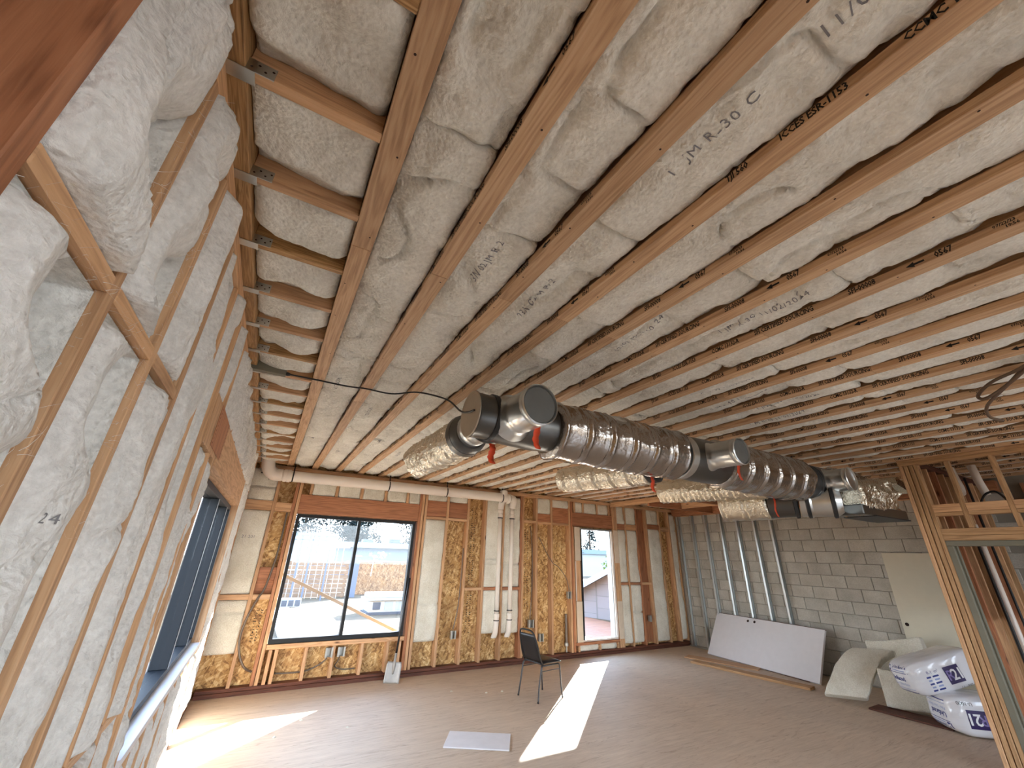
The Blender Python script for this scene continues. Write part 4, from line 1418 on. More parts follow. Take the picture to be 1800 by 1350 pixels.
# ================================================================== plumbing on the window wall
pv = thing('drain_pipe', 'long white drain pipe under the ceiling of the window wall', 'pipe', (2, 7.60, 3.0))
YP = 7.615
tube('main_pipe', [(-0.02 + 0.108 * k, YP, 2.995 + 0.015 * k / 40) for k in range(41)], 0.088, M['pvc'], pv, 24)
tube('elbow', [(-0.24, YP - 0.02, 3.30), (-0.235, YP - 0.02, 3.16), (-0.20, YP - 0.01, 3.06), (-0.11, YP, 3.0), (0.0, YP, 2.995)], 0.098, M['pvc'], pv, 24, True, 6)
for x in (0.02, 0.075, 4.22):
    lathe('pipe_hub', (x, YP, 2.996), (1, 0, 0), [(0, 0.089), (0.003, 0.1), (0.05, 0.1), (0.053, 0.089)], M['pvc'], pv)
tube('elbow', [(4.24, YP, 3.010), (4.36, YP, 3.005), (4.42, YP + 0.05, 2.97), (4.435, YP + 0.10, 2.90), (4.435, YP + 0.12, 2.82)], 0.072, M['pvc'], pv, 20, True, 6)
tube('tee_leg', [(4.14, YP, 2.99), (4.145, YP + 0.06, 2.93), (4.15, YP + 0.11, 2.84), (4.15, YP + 0.12, 2.78)], 0.064, M['pvc'], pv, 20, True, 6)
lathe('tee_socket', (4.145, YP, 3.04), (0, 0, 1), [(0, 0.085), (0.10, 0.08), (0.12, 0.06)], M['pvc'], pv)
for x, zb, tw in ((4.15, 0.86, -1), (4.435, 0.86, -1)):
    yv = YP + 0.12
    tube('riser_pipe', [(x, yv, 2.86), (x - 0.002, yv, 1.9), (x - 0.004, yv, zb)], 0.043, M['pvc'], pv, 16)
    for z in (2.70, 2.62, 0.80):
        lathe('pipe_hub', (x - 0.003, yv, z), (0, 0, 1), [(0, 0.044), (0.003, 0.054), (0.06, 0.054), (0.063, 0.044)], M['pvc'], pv)
    for z in (2.60, 0.90, 0.74):
        lathe('black_band', (x - 0.003, yv, z), (0, 0, 1), [(0, 0.044), (0.002, 0.056), (0.016, 0.056), (0.018, 0.044)], M['black'], pv)
    tube('trap_arm', [(x - 0.004, yv, zb), (x - 0.006, yv, 0.68), (x - 0.03, yv - 0.02, 0.55), (x - 0.07, yv - 0.04, 0.49), (x - 0.075, yv - 0.045, 0.47)], [0.05, 0.055, 0.056, 0.045, 0.03, ] if False else 0.05, M['pvc'], pv, 16, True, 6)
for x in (0.16, 1.74, 2.86, 4.10):
    hk = thing('pipe_strap', 'dark metal strap loop holding up the long white drain pipe', 'strap', (x, YP, 3.0), 'hangers of the drain pipe')
    pts = [(x, YP - 0.02, 3.19)] + [(x, YP + 0.094 * math.cos(a), 3.0 + 0.094 * math.sin(a)) for a in np.linspace(2.0, 2.0 + 1.5 * pi, 14)]
    ribbon('loop', pts, 0.016, M['black'], hk, (1, 0, 0))
for i, k in enumerate([o for o in C.objects if o.name.startswith('pipe_strap')]):
    k['label'] = ('dark strap at the elbow end of the white drain pipe', 'dark pipe strap above the right half of the big window', 'dark pipe strap just right of the big window', 'dark pipe strap at the tee of the white drain pipe')[i]

# ================================================================== electrical bits on the window wall
def ebox(x, z, w_, h_, label, y=7.80, m_='ebox'):
    t_ = thing('electrical_box', label, 'electrical box', (x, y, z), 'electrical boxes on the far wall')
    for (a, b, c, d) in ((x - w_ / 2, x - w_ / 2 + .004, z - h_ / 2, z + h_ / 2), (x + w_ / 2 - .004, x + w_ / 2, z - h_ / 2, z + h_ / 2)):
        box('box_side', a, b, y - 0.055, y + 0.01, c, d, M[m_], t_, b=0.0006)
    for c in (z - h_ / 2, z + h_ / 2 - 0.004):
        box('box_side', x - w_ / 2, x + w_ / 2, y - 0.055, y + 0.01, c, c + .004, M[m_], t_, b=0.0006)
    box('box_back', x - w_ / 2, x + w_ / 2, y + 0.006, y + 0.01, z - h_ / 2, z + h_ / 2, M[m_], t_, b=0.0006)
    box('mud_ring', x - w_ / 2 - 0.006, x - w_ / 2 + 0.02, y - 0.062, y - 0.055, z - h_ / 2 - .006, z + h_ / 2 + .006, M[m_], t_, b=0.0006)
    box('mud_ring', x + w_ / 2 - 0.02, x + w_ / 2 + 0.006, y - 0.062, y - 0.055, z - h_ / 2 - .006, z + h_ / 2 + .006, M[m_], t_, b=0.0006)
    return t_


ebox(1.235, 0.43, 0.10, 0.12, 'left one of two zinc boxes under the big window sill')
ebox(1.415, 0.43, 0.10, 0.12, 'right one of two zinc boxes under the big window sill')
ebox(3.275, 0.56, 0.085, 0.12, 'zinc box low on the wall right of the sagging batt', 7.765)
ebox(4.965, 0.65, 0.11, 0.13, 'zinc box at the end of the cable above the chair', 7.83)
ebox(5.175, 0.41, 0.09, 0.13, 'empty zinc outlet box behind the chair back', 7.775)
ebox(5.895, 1.15, 0.08, 0.13, 'zinc switch box halfway up beside the narrow window', 7.775)
ebox(8.28, 0.62, 0.05, 0.12, 'small zinc box low on the wall near the concrete corner', 7.79)


def cable(label, pts, r=0.011, m_='conduit'):
    o = tube('cable', pts, r, M[m_], None, 8, True, 8)
    return tag(o, label, 'cable', 'cables along the far wall')


cable('grey metal clad cable looping down left of the big window', [(0.205, 7.80, 2.44), (0.21, 7.795, 2.1), (0.20, 7.78, 1.75), (0.15, 7.76, 1.35), (0.09, 7.735, 1.20), (0.02, 7.735, 0.98), (-0.015, 7.735, 0.72), (0.03, 7.74, 0.50), (0.13, 7.745, 0.33), (0.235, 7.80, 0.26)], 0.014)
cable('grey cable swept up to the left sill box', [(0.54, 7.85, 0.20), (0.75, 7.85, 0.19), (0.96, 7.85, 0.20), (1.12, 7.83, 0.26), (1.21, 7.81, 0.33), (1.225, 7.80, 0.37)], 0.011)
cable('grey cable dropping from the right sill box', [(1.41, 7.80, 0.37), (1.40, 7.82, 0.30), (1.37, 7.85, 0.22), (1.50, 7.86, 0.17), (1.68, 7.86, 0.17)], 0.010)
cable('dark cable running down to the box beside the sagging batt', [(3.39, 7.80, 2.0), (3.385, 7.80, 1.5), (3.36, 7.79, 1.0), (3.29, 7.78, 0.63)], 0.010)
cable('thin cable down the bare board above the chair', [(4.98, 7.86, 2.5), (5.03, 7.86, 1.9), (5.02, 7.86, 1.2), (4.97, 7.84, 0.72)], 0.009)
cable('thin cable curving across bare board to the switch box', [(5.12, 7.74, 2.28), (5.30, 7.742, 2.0), (5.475, 7.742, 1.78), (5.62, 7.742, 1.70), (5.80, 7.742, 1.52), (5.885, 7.742, 1.35), (5.895, 7.735, 1.22)], 0.008)
o = tube('black_cable', [(-0.30, 7.74, 3.02), (-0.24, 7.70, 3.06), (-0.18, 7.68, 3.0), (-0.17, 7.675, 2.92)], 0.012, M['black'], None, 8, True)
tag(o, 'short black cable stub curling out at the corner under the pipe elbow', 'cable')
fd = thing('flexible_conduit', 'grey ribbed conduit stub standing beside the narrow window', 'conduit', (5.87, 7.80, 0.1))
n = 46
V, F = sweep_geo([(5.87, 7.83, 0.26 + 0.53 * k / n) for k in range(n + 1)], [0.030 if k % 2 else 0.026 for k in range(n + 1)], 12)
mesh('ribbed_hose', V, F, M['conduit'], fd, smooth=True)
lathe('hose_fitting', (5.87, 7.83, 0.10), (0, 0, 1), [(0, 0.015), (0.10, 0.015), (0.11, 0.04), (0.15, 0.042), (0.17, 0.032)], M['ebox'], fd)

# ================================================================== things on the floor
# stacking chair
ch = thing('stacking_chair', 'black padded metal stacking chair standing alone in front of the window wall', 'chair', (4.02, 6.02, 0), rz=math.radians(9))
CM = ch.matrix_basis.copy()


def cpt(f, l_, z):       # forward, left, up in the chair's own frame
    return CM @ Vector((f, l_, z))


HW = 0.205
for s in (1, -1):
    nm = 'leg'
    tube('leg', [cpt(-0.25, s * (HW + 0.012), 0.0), cpt(-0.215, s * HW, 0.20), cpt(-0.17, s * HW, 0.405), cpt(-0.13, s * (HW - 0.004), 0.425)], 0.011, M['chair_metal'], ch, 10, True, 5)
    tube('leg', [cpt(0.235, s * (HW + 0.012), 0.0), cpt(0.215, s * HW, 0.20), cpt(0.195, s * HW, 0.395), cpt(0.15, s * (HW - 0.004), 0.425)], 0.011, M['chair_metal'], ch, 10, True, 5)
    tube('seat_rail', [cpt(-0.14, s * HW, 0.425), cpt(0.16, s * HW, 0.425)], 0.011, M['chair_metal'], ch, 10)
    tube('stretcher', [cpt(-0.17, s * HW, 0.36), cpt(0.195, s * HW, 0.36)], 0.006, M['chair_metal'], ch, 8)
    for f in (-0.25, 0.235):
        lathe('foot_glide', cpt(f, s * (HW + 0.012), 0.0005), (0, 0, 1), [(0, 0.013), (0.018, 0.0135)], M['black'], ch, 12)
tube('back_frame', [cpt(-0.13, HW - 0.01, 0.425), cpt(-0.19, HW - 0.008, 0.52), cpt(-0.245, HW - 0.02, 0.70), cpt(-0.285, HW - 0.05, 0.825), cpt(-0.30, HW - 0.10, 0.865), cpt(-0.303, 0, 0.872), cpt(-0.30, -HW + 0.10, 0.865), cpt(-0.285, -HW + 0.05, 0.825), cpt(-0.245, -HW + 0.02, 0.70), cpt(-0.19, -HW + 0.008, 0.52), cpt(-0.13, -HW + 0.01, 0.425)], 0.0125, M['black'], ch, 10, True, 6)


def pad(name, fn, nu, nv, thick, mat, parent):
    """A padded panel: fn(s, t) gives a point and normal; both faces bulge."""
    V, F = [], []
    for side in (1, -1):
        for i in range(nu + 1):
            for k in range(nv + 1):
                s, t_ = i / nu, k / nv
                p, nr = fn(s, t_)
                e = (1 - abs(2 * s - 1) ** 4) * (1 - abs(2 * t_ - 1) ** 4)
                V.append(p + nr * side * thick * (0.25 + 0.75 * e ** 0.5))
    K = (nu + 1) * (nv + 1)
    for i in range(nu):
        for k in range(nv):
            a = i * (nv + 1) + k
            F += [(a, a + nv + 1, a + nv + 2, a + 1), (K + a, K + a + 1, K + a + nv + 2, K + a + nv + 1)]
    rim = [i * (nv + 1) for i in range(nu + 1)] + [nu * (nv + 1) + k for k in range(1, nv + 1)] + [i * (nv + 1) + nv for i in range(nu - 1, -1, -1)] + [k for k in range(nv - 1, 0, -1)]
    for i in range(len(rim)):
        a, b = rim[i], rim[(i + 1) % len(rim)]
        F.append((a, K + a, K + b, b))
    return mesh(name, V, F, mat, parent, smooth=True)


pad('seat', lambda s, t_: (cpt(-0.17 + 0.40 * s, (t_ - 0.5) * (0.41 - 0.03 * (1 - s)), 0.458 - 0.012 * abs(2 * s - 1) ** 3), Vector((0, 0, 1))), 10, 10, 0.026, M['vinyl'], ch)
nb = (CM.to_3x3() @ Vector((1, 0, 0.28))).normalized()
pad('backrest', lambda s, t_: (cpt(-0.170 - 0.112 * s, (t_ - 0.5) * (0.385 - 0.05 * s), 0.475 + 0.345 * s), nb), 10, 10, 0.018, M['vinyl'], ch)

# square-point shovel leaning on the stud beside the big window
sh = thing('flat_shovel', 'grey square mouthed shovel leaning on the stud beside the big window', 'shovel', (2.22, 7.40, 0))
top = Vector((2.372, 7.742, 1.475))
bot = Vector((2.225, 7.545, 0.27))
ax = (top - bot).normalized()
tube('handle', [bot + ax * 0.02, bot + ax * 0.6, top], 0.0165, M['black'], sh, 10)
tube('socket', [bot - ax * 0.16, bot - ax * 0.05, bot + ax * 0.12], [0.012, 0.024, 0.020], M['steel'], sh, 10)
sdv = Vector((0.93, -0.30, 0)).normalized()
sdv = (sdv - ax * sdv.dot(ax)).normalized()
nrm = ax.cross(sdv)
Vv, Ff = [], []
na, nb_ = 8, 10
for face in (0, 1):
    for i in range(na + 1):
        for k in range(nb_ + 1):
            s, t_ = i / na * 2 - 1, k / nb_
            wd_ = 0.118 * (1 - 0.10 * max(0, t_ - 0.8) / 0.2)
            up_ = 0.018 * abs(s) ** 4 + 0.012 * (1 - t_) * s * s
            sh_ = 0.022 * t_ if t_ < 0.97 else 0.03
            V_ = bot - ax * (0.285 * (1 - t_) - 0.005) + sdv * s * wd_ - nrm * up_ + nrm * (0.003 * face) + nrm * 0.012 * math.exp(-(s / 0.12) ** 2) * t_
            Vv.append(V_)
K = (na + 1) * (nb_ + 1)
for i in range(na):
    for k in range(nb_):
        a = i * (nb_ + 1) + k
        Ff += [(a, a + nb_ + 1, a + nb_ + 2, a + 1), (K + a, K + a + 1, K + a + nb_ + 2, K + a + nb_ + 1)]
rim = [i * (nb_ + 1) for i in range(na + 1)] + [na * (nb_ + 1) + k for k in range(1, nb_ + 1)] + [i * (nb_ + 1) + nb_ for i in range(na - 1, -1, -1)] + [k for k in range(nb_ - 1, 0, -1)]
for i in range(len(rim)):
    a, b = rim[i], rim[(i + 1) % len(rim)]
    Ff.append((a, K + a, K + b, b))
mesh('blade', Vv, Ff, M['steel'], sh, smooth=True)

# white board lying on the floor
pb = bar('gypsum_offcut', (2.22, 5.20, 0.008), (2.82, 4.83, 0.008), 0.42, 0.013, M['board'])
tag(pb, 'white gypsum board offcut lying flat on the floor', 'board')

# doors
d1 = thing('door_slab', 'white door lying on its side against the metal studs', 'door', (9.0, 5.7, 0.06))
a0, a1 = Vector((9.05, 6.90, 0.024)), Vector((8.77, 4.54, 0.024))
upv = Vector((9.50, 6.72, 0.80)) - Vector((9.05, 6.90, 0.024))
lv = (a1 - a0).normalized()
upv = (upv - lv * upv.dot(lv))
upv.normalize()
nr = lv.cross(upv)
if nr.x > 0:
    nr = -nr
m = Matrix((lv, upv, lv.cross(upv))).transposed().to_4x4()
Ld, Wd = (a1 - a0).length, 0.915
cd = (a0 + a1) / 2 + upv * Wd / 2 - nr * 0.0225
m.translation = cd
V, F = box_geo(Ld, Wd, 0.045, 0.002)
mesh('panel', V, F, M['door'], d1, matrix=m)
m2 = m.copy()
m2.translation = cd + upv * (Wd / 2 + 0.0035) 
V, F = box_geo(Ld - 0.004, 0.006, 0.045, 0.001)
mesh('edge_strip', V, F, M['dark_x'], d1, matrix=m2)
for q in (0.345, 0.41):
    c = (a0 + a1) / 2 + lv * (Ld * (q - 0.5) + 0.0) + upv * (Wd - 0.072) + nr * 0.0005
    lathe('bore_hole', c - nr * 0.002, nr, [(0, 0.027), (0.003, 0.027)], M['nail'], d1, 16)
    
d2 = thing('door_slab', 'cream door standing upright against the concrete wall', 'door', (9.5, 2.95, 0))
m = Matrix.Translation((9.545, 2.955, 1.065)) @ Matrix.Rotation(0.03, 4, 'Y') @ Matrix.Rotation(math.radians(0), 4, 'Z')
V, F = box_geo(0.045, 0.91, 2.125, 0.002)
mesh('panel', V, F, M['door_b'], d2, matrix=m)
lathe('bore_hole', (9.5225 - 0.002, 3.345, 1.035), (-1, 0, 0.03), [(0, 0.026), (0.003, 0.026)], M['nail'], d2, 16)

# planks under the white door
p = bar('floor_plank', (8.40, 6.94, 0.011), (8.86, 5.62, 0.011), 0.29, 0.020, 'stud')
tag(p, 'wide brown plank on the floor under the left end of the white door', 'plank', 'planks under the white door')
p = bar('floor_plank', (8.09, 6.54, 0.020), (8.37, 4.46, 0.020), 0.20, 0.038, 'pine')
tag(p, 'long pale plank in front of the white door', 'plank', 'planks under the white door')
p = bar('floor_plank', (9.02, 5.55, 0.011), (8.90, 4.70, 0.011), 0.20, 0.020, 'dark')  # added support, its dark wood stands in for the shaded gap
tag(p, 'added board under the right end of the white door, dark for the shaded gap', 'plank', 'planks under the white door')


# loose insulation
def slab(name, path, wdir, wdt, th, label, sd, grp='loose batts beside the bags', mat='wool_batt', twist=None):
    """A soft batt swept along a bent path; wdir is its width direction."""
    P = spline(path, 10)
    wv = Vector(wdir).normalized()
    ring = 28
    V, F = [], []
    n_ = len(P)
    for i, p_ in enumerate(P):
        t_ = (P[min(i + 1, n_ - 1)] - P[max(i - 1, 0)]).normalized()
        up_ = t_.cross(wv).normalized()
        for k in range(ring):
            a = 2 * pi * k / ring
            c_, s_ = math.cos(a), math.sin(a)
            e = 0.22
            x_ = math.copysign(abs(c_) ** e, c_) * wdt / 2
            y_ = math.copysign(abs(s_) ** e, s_) * th / 2
            q = 1 + 0.10 * float(fb(i * 0.21 + c_ * 1.5, s_ * 1.5 + sd, sd, 3))
            f_ = 1.0 if 0 < i < n_ - 1 else 0.95
            V.append(p_ + wv * x_ * q * f_ + up_ * y_ * q * f_)
    for i in range(n_ - 1):
        for k in range(ring):
            k2 = (k + 1) % ring
            F.append((i * ring + k, i * ring + k2, (i + 1) * ring + k2, (i + 1) * ring + k))
    F.append(tuple(range(ring - 1, -1, -1)))
    F.append(tuple((n_ - 1) * ring + k for k in range(ring)))
    o = mesh(name, V, F, M[mat], None, smooth=True)
    flat_caps(o)
    bm = bmesh.new()
    bm.from_mesh(o.data)
    bm.normal_update()
    bm.to_mesh(o.data)
    bm.free()
    return tag(o, label, 'insulation', grp)


slab('loose_batt', [(8.10, 3.86, 0.075), (8.22, 3.82, 0.24), (8.40, 3.76, 0.43), (8.58, 3.69, 0.57), (8.74, 3.62, 0.65)], (0.46, -0.88, 0.05), 0.52, 0.13, 'dusty batt leaning in an arch at the left of the loose pile', 901)
slab('loose_batt', [(9.00, 3.74, 0.54), (8.98, 3.50, 0.58), (8.98, 3.24, 0.64), (9.0, 3.02, 0.70)], (0.12, 0.15, 0.98), 0.46, 0.16, 'cream batt on edge at the back of the loose pile', 907)
slab('loose_batt', [(8.44, 3.50, 0.255), (8.50, 3.34, 0.26), (8.57, 3.12, 0.27), (8.66, 2.92, 0.28)], (0.12, 0.05, 1), 0.46, 0.20, 'grey shaded batt block just left of the printed bags', 913)
slab('loose_batt', [(9.12, 3.68, 0.145), (9.11, 3.4, 0.15), (9.10, 3.05, 0.155), (9.09, 2.80, 0.155)], (0.1, 0.1, 1), 0.28, 0.20, 'hidden low batt holding up the cream batt', 917)
p = bar('floor_plank', (8.26, 3.60, 0.012), (8.28, 2.72, 0.012), 0.34, 0.022, 'dark')
tag(p, 'dusty board on the floor under the grey batt and bags', 'plank')


# bags of insulation
def bag(label, cen, axis, up, L, W, H, sd):
    ax_ = Vector(axis).normalized()
    up_ = Vector(up)
    up_ = (up_ - ax_ * up_.dot(ax_)).normalized()
    sd_ = up_.cross(ax_)
    bm = bmesh.new()
    bmesh.ops.create_cube(bm, size=2)
    bmesh.ops.subdivide_edges(bm, edges=bm.edges[:], cuts=24, use_grid_fill=True)
    c = Vector(cen)
    for v in bm.verts:
        x, y, z = v.co
        m_ = max(abs(x), abs(y), abs(z))
        pw = 6.0
        nrm_ = (abs(x) ** pw + abs(y) ** pw + abs(z) ** pw) ** (1 / pw)
        x, y, z = x / nrm_ * m_, y / nrm_ * m_, z / nrm_ * m_
        tp = 1 - 0.16 * abs(x) ** 5
        n1_ = float(fb(x * 2.2 + y, z * 2.2 + y * 1.3, sd, 2))
        n2_ = float(fb(x * 1.4 + y * 2, z * 9 + y * 5, sd + 3, 3)) * (0.35 + 0.65 * abs(x) ** 4)
        q = 1 + 0.05 * n1_ + 0.045 * n2_
        v.co = c + ax_ * (x * L / 2 * (1 + 0.02 * n1_)) + sd_ * (y * W / 2 * tp * q) + up_ * (z * H / 2 * tp * q)
    me = bpy.data.meshes.new('insulation_bag')
    bm.to_mesh(me)
    bm.free()
    me.polygons.foreach_set('use_smooth', [True] * len(me.polygons))
    me.materials.append(M['plastic'])
    o = bpy.data.objects.new('insulation_bag', me)
    C.objects.link(o)
    tag(o, label, 'bag', 'printed bags of insulation')
    return o, ax_, sd_, up_, c


def bag_prints(o, O, X, Y, O2, X2, Y2, flip=False):
    """Long face: square R21 panel, fine print and number; end face: maker's name, Unfaced, fine print."""
    bv = world_bvh(o)
    X, Y, X2, Y2 = (np.array(Vector(a).normalized()) for a in (X, Y, X2, Y2))
    O, O2 = np.array(O, float) + X * (0.17 if flip else -0.06), np.array(O2, float)
    pn = patch('purple_panel', O + X * 0.10, X, Y, 0.20, 0.19, M['purple'], o, bv, 0.002)
    text('panel_letter', 'R', 0.155, O + X * 0.058 + Y * 0.0, X, Y, M['lilac'], pn, 0.9, 0.002, bvh=bv, lift=0.005, center=True)
    text('panel_number', '21', 0.165, O + X * 0.130 - Y * 0.0, X, Y, M['white_print'], pn, 0.88, 0.003, bvh=bv, lift=0.006, center=True)
    text('fine_print', 'U-1000', 0.05, O + X * 0.19 - Y * 0.155, X, Y, M['ink'], o, 1.0, 0.0, 'stuff', bvh=bv, center=True)
    text('fine_print', 'R-1  m²', 0.05, O - X * 0.145 + Y * 0.085, X, Y, M['ink_blue'], o, 1.0, 0.0, 'stuff', bvh=bv, center=True)
    for q in range(5):
        for w0, ww in ((-0.22, 0.055), (-0.13, 0.08)):
            patch('print_line', O + X * w0 + Y * (0.035 - 0.036 * q), X, Y, ww * (1 - 0.2 * (q % 2)), 0.018, M['ink_pale'] if q % 2 else M['ink_blue'], o, bv, 0.0016, 3, 1)['kind'] = 'stuff'
    # end face
    patch('print_block', O2 - X2 * 0.135 + Y2 * 0.125, X2, Y2, 0.055, 0.055, M['ink_blue'], o, bv, 0.0016, 4, 3)
    text('logo_letters', 'JM', 0.045, O2 - X2 * 0.135 + Y2 * 0.125, X2, Y2, M['white_print'], o, 0.9, 0.001, 'stuff', bvh=bv, lift=0.004, center=True)
    text('maker_name', 'Johns Manville', 0.042, O2 + X2 * 0.03 + Y2 * 0.140, X2, Y2, M['ink_blue'], o, 0.95, 0.0005, 'stuff', bvh=bv, center=True)
    patch('print_line', O2 + X2 * 0.02 + Y2 * 0.108, X2, Y2, 0.21, 0.010, M['ink_pale'], o, bv, 0.0016, 8, 1)['kind'] = 'stuff'
    patch('print_line', O2 + X2 * 0.0 + Y2 * 0.085, X2, Y2, 0.32, 0.007, M['ink_blue'], o, bv, 0.0016, 10, 1)['kind'] = 'stuff'
    text('print_title', 'Unfaced', 0.075, O2 - X2 * 0.03 + Y2 * 0.02, X2, Y2, M['ink_blue'], o, 0.92, 0.0015, 'stuff', bvh=bv, center=True)
    text('fine_print', 'Fiber Glass Batts', 0.04, O2 - X2 * 0.02 - Y2 * 0.045, X2, Y2, M['ink_pale'], o, 0.95, 0.0, 'stuff', bvh=bv, center=True)
    patch('print_line', O2 - Y2 * 0.095, X2, Y2, 0.30, 0.006, M['ink_pale'], o, bv, 0.0016, 10, 1)['kind'] = 'stuff'
    patch('print_line', O2 - Y2 * 0.13, X2, Y2, 0.30, 0.010, M['ink_blue'], o, bv, 0.0016, 10, 1)['kind'] = 'stuff'


bb, bx, bs, bu, bc = bag('lower printed white bag, its purple panel upside down', (8.43, 2.46, 0.222), (0.76, -0.65, 0.0), (0, 0, 1), 1.02, 0.52, 0.43, 71)
bt_, tx, ts, tu, tcen = bag('upper printed white bag tilted across the lower one', (8.35, 2.78, 0.625), (0.78, -0.55, 0.28), (-0.14, 0.16, 1), 0.98, 0.46, 0.40, 83)
for (o, axx, sdd, upp, c, L, W, H, fl) in ((bb, bx, bs, bu, bc, 1.02, 0.52, 0.43, True), (bt_, tx, ts, tu, tcen, 0.98, 0.46, 0.40, False)):
    front = sdd if sdd.x < 0 else -sdd           # long face towards the room
    X = axx if upp.cross(front).dot(axx) > 0 else -axx
    Y = upp
    if fl:
        X, Y = -X, -Y
    Of = c + front * W / 2 + axx * (0.02 if fl else 0.0) + upp * (-0.02)
    endn = -axx
    X2 = upp.cross(endn).normalized()
    Y2 = upp
    if fl:
        X2, Y2 = -X2, -Y2
    O2 = c - axx * L / 2
    bag_prints(o, Of, X, Y, O2, X2, Y2, fl)

# pipes of the small room
for x, y, r_, lab in ((8.10, 1.80, 0.034, 'white vertical pipe seen through the partition doorway'), (7.86, 1.78, 0.016, 'slim dark conduit left of the white pipe in the doorway'), (8.45, 1.79, 0.014, 'thin dark conduit right of the white pipe in the doorway')):
    t_ = thing('vertical_pipe', lab, 'pipe', (x, y, 0))
    mt = M['pvc'] if r_ > 0.032 else M['collar']
    tube('pipe_run', [(x, y, 0.0), (x, y, 1.0), (x, y, 2.45 if r_ > 0.032 else 3.1)], r_, mt, t_, 16)
    lathe('coupling', (x, y, 0.86), (0, 0, 1), [(0, r_), (0.004, r_ * 1.25), (0.04, r_ * 1.25), (0.044, r_)], M['black'], t_, 16)
t_ = thing('vent_pipe', 'white elbowed vent pipes up among the joists behind the partition', 'pipe', (7.7, 1.6, 3.0))
tube('pipe_run', [(7.82, 1.75, 3.16), (7.82, 1.74, 3.02), (7.78, 1.72, 2.92), (7.70, 1.70, 2.86), (7.62, 1.69, 2.80)], 0.042, M['pvc'], t_, 14, True, 5)
tube('pipe_run', [(7.82, 1.55, 3.16), (7.82, 1.54, 2.95), (7.82, 1.52, 2.78)], 0.042, M['pvc'], t_, 14)
tube('cable_loop', [(7.7, 1.60, 2.62), (7.7, 1.52, 2.76), (7.7, 1.42, 2.80), (7.7, 1.36, 2.72), (7.7, 1.34, 2.62)], 0.012, M['black'], t_, 8, True, 6)
# small litter on the floor
r = random.Random(2)
for k, (x, y) in enumerate(((3.35, 6.48), (0.55, 6.05), (0.85, 6.45), (0.2, 6.3), (1.3, 6.0), (2.9, 6.75), (3.6, 6.45))):
    V = [(x + r.uniform(0.4, 1) * 0.03 * math.cos(a * pi / 3.5), y + r.uniform(0.4, 1) * 0.03 * math.sin(a * pi / 3.5), 0.001) for a in range(7)]
    V.append((x, y, 0.016))
    o = mesh('wool_tuft', V, [(a, (a + 1) % 7, 7) for a in range(7)] + [tuple(range(6, -1, -1))], M['wool_batt'], None)
    tag(o, ('white wool scrap on the floor left of the chair, nearest it', 'white wool scrap in the sun patch by the left wall, nearest the front', 'white wool scrap in the left sun patch, furthest back', 'white wool scrap in the left sun patch, closest to the left wall', 'white wool scrap on the floor in front of the shovel', 'white wool scrap on the floor nearest the window wall', 'white wool scrap on the floor just beside the chair leg')[k], 'scrap', 'wool scraps on the floor')

# ================================================================== outside
GZ = -0.15
GD = structure('ground', 'sandy sunlit ground outside the windows', box('ground', -70, 90, -60, 120, GZ - 0.2, GZ, M['sand'], b=0.001))
M['leaf_a'] = plain('tree_leaf', (30, 38, 38), 1.0, 0, 0.25)
M['leaf_b'] = plain('yellow_leaf', (84, 100, 32), 0.9, 0, 0.2)
for q_ in ('leaf_a', 'leaf_b'):
    M[q_].node_tree.nodes['Principled BSDF'].inputs['Specular IOR Level'].default_value = 0.0
M['bark'] = plain('bark', (84, 66, 52), 0.9, 0, 0.15)
M['pale_wall'] = plain('pale_blue_wall', (98, 112, 128), 0.7)
M['white_wall'] = plain('white_painted_wall', (140, 147, 150), 0.7)
M['roof_white'] = plain('pale_roofing', (118, 108, 100), 0.7, 0, 0.06)
M['unit'] = plain('unit_white_paint', (158, 158, 156), 0.5)
M['unit_dark'] = plain('unit_grille', (64, 68, 76), 0.6)
M['grey_post'] = plain('blue_grey_post', (88, 96, 112), 0.6)
M['fence_x'] = wood('fence_board', 0, (96, 76, 58), (128, 102, 80), (150, 124, 100))
M['deck_x'] = wood('deck_board', 0, (98, 62, 46), (128, 86, 64), (146, 102, 78))
t = NT('block_gable')
bk = t.n('ShaderNodeTexBrick', i_Scale=1.0, i_Mortar_Size=0.01)
tcx = t.n('ShaderNodeTexCoord')
mp = t.n('ShaderNodeMapping', i_Vector=tcx.outputs['Object'])
mp.inputs['Rotation'].default_value = (pi / 2, 0, pi / 2)
t.link(mp.outputs[0], bk.inputs['Vector'])
bk.inputs['Color1'].default_value = lin(120, 114, 116)
bk.inputs['Color2'].default_value = lin(110, 105, 106)
bk.inputs['Mortar'].default_value = lin(98, 94, 94)
bk.inputs['Brick Width'].default_value = 0.4
bk.inputs['Row Height'].default_value = 0.2
t.base(bk.outputs[0])
t.set(Roughness=0.9)
M['gable'] = t.m

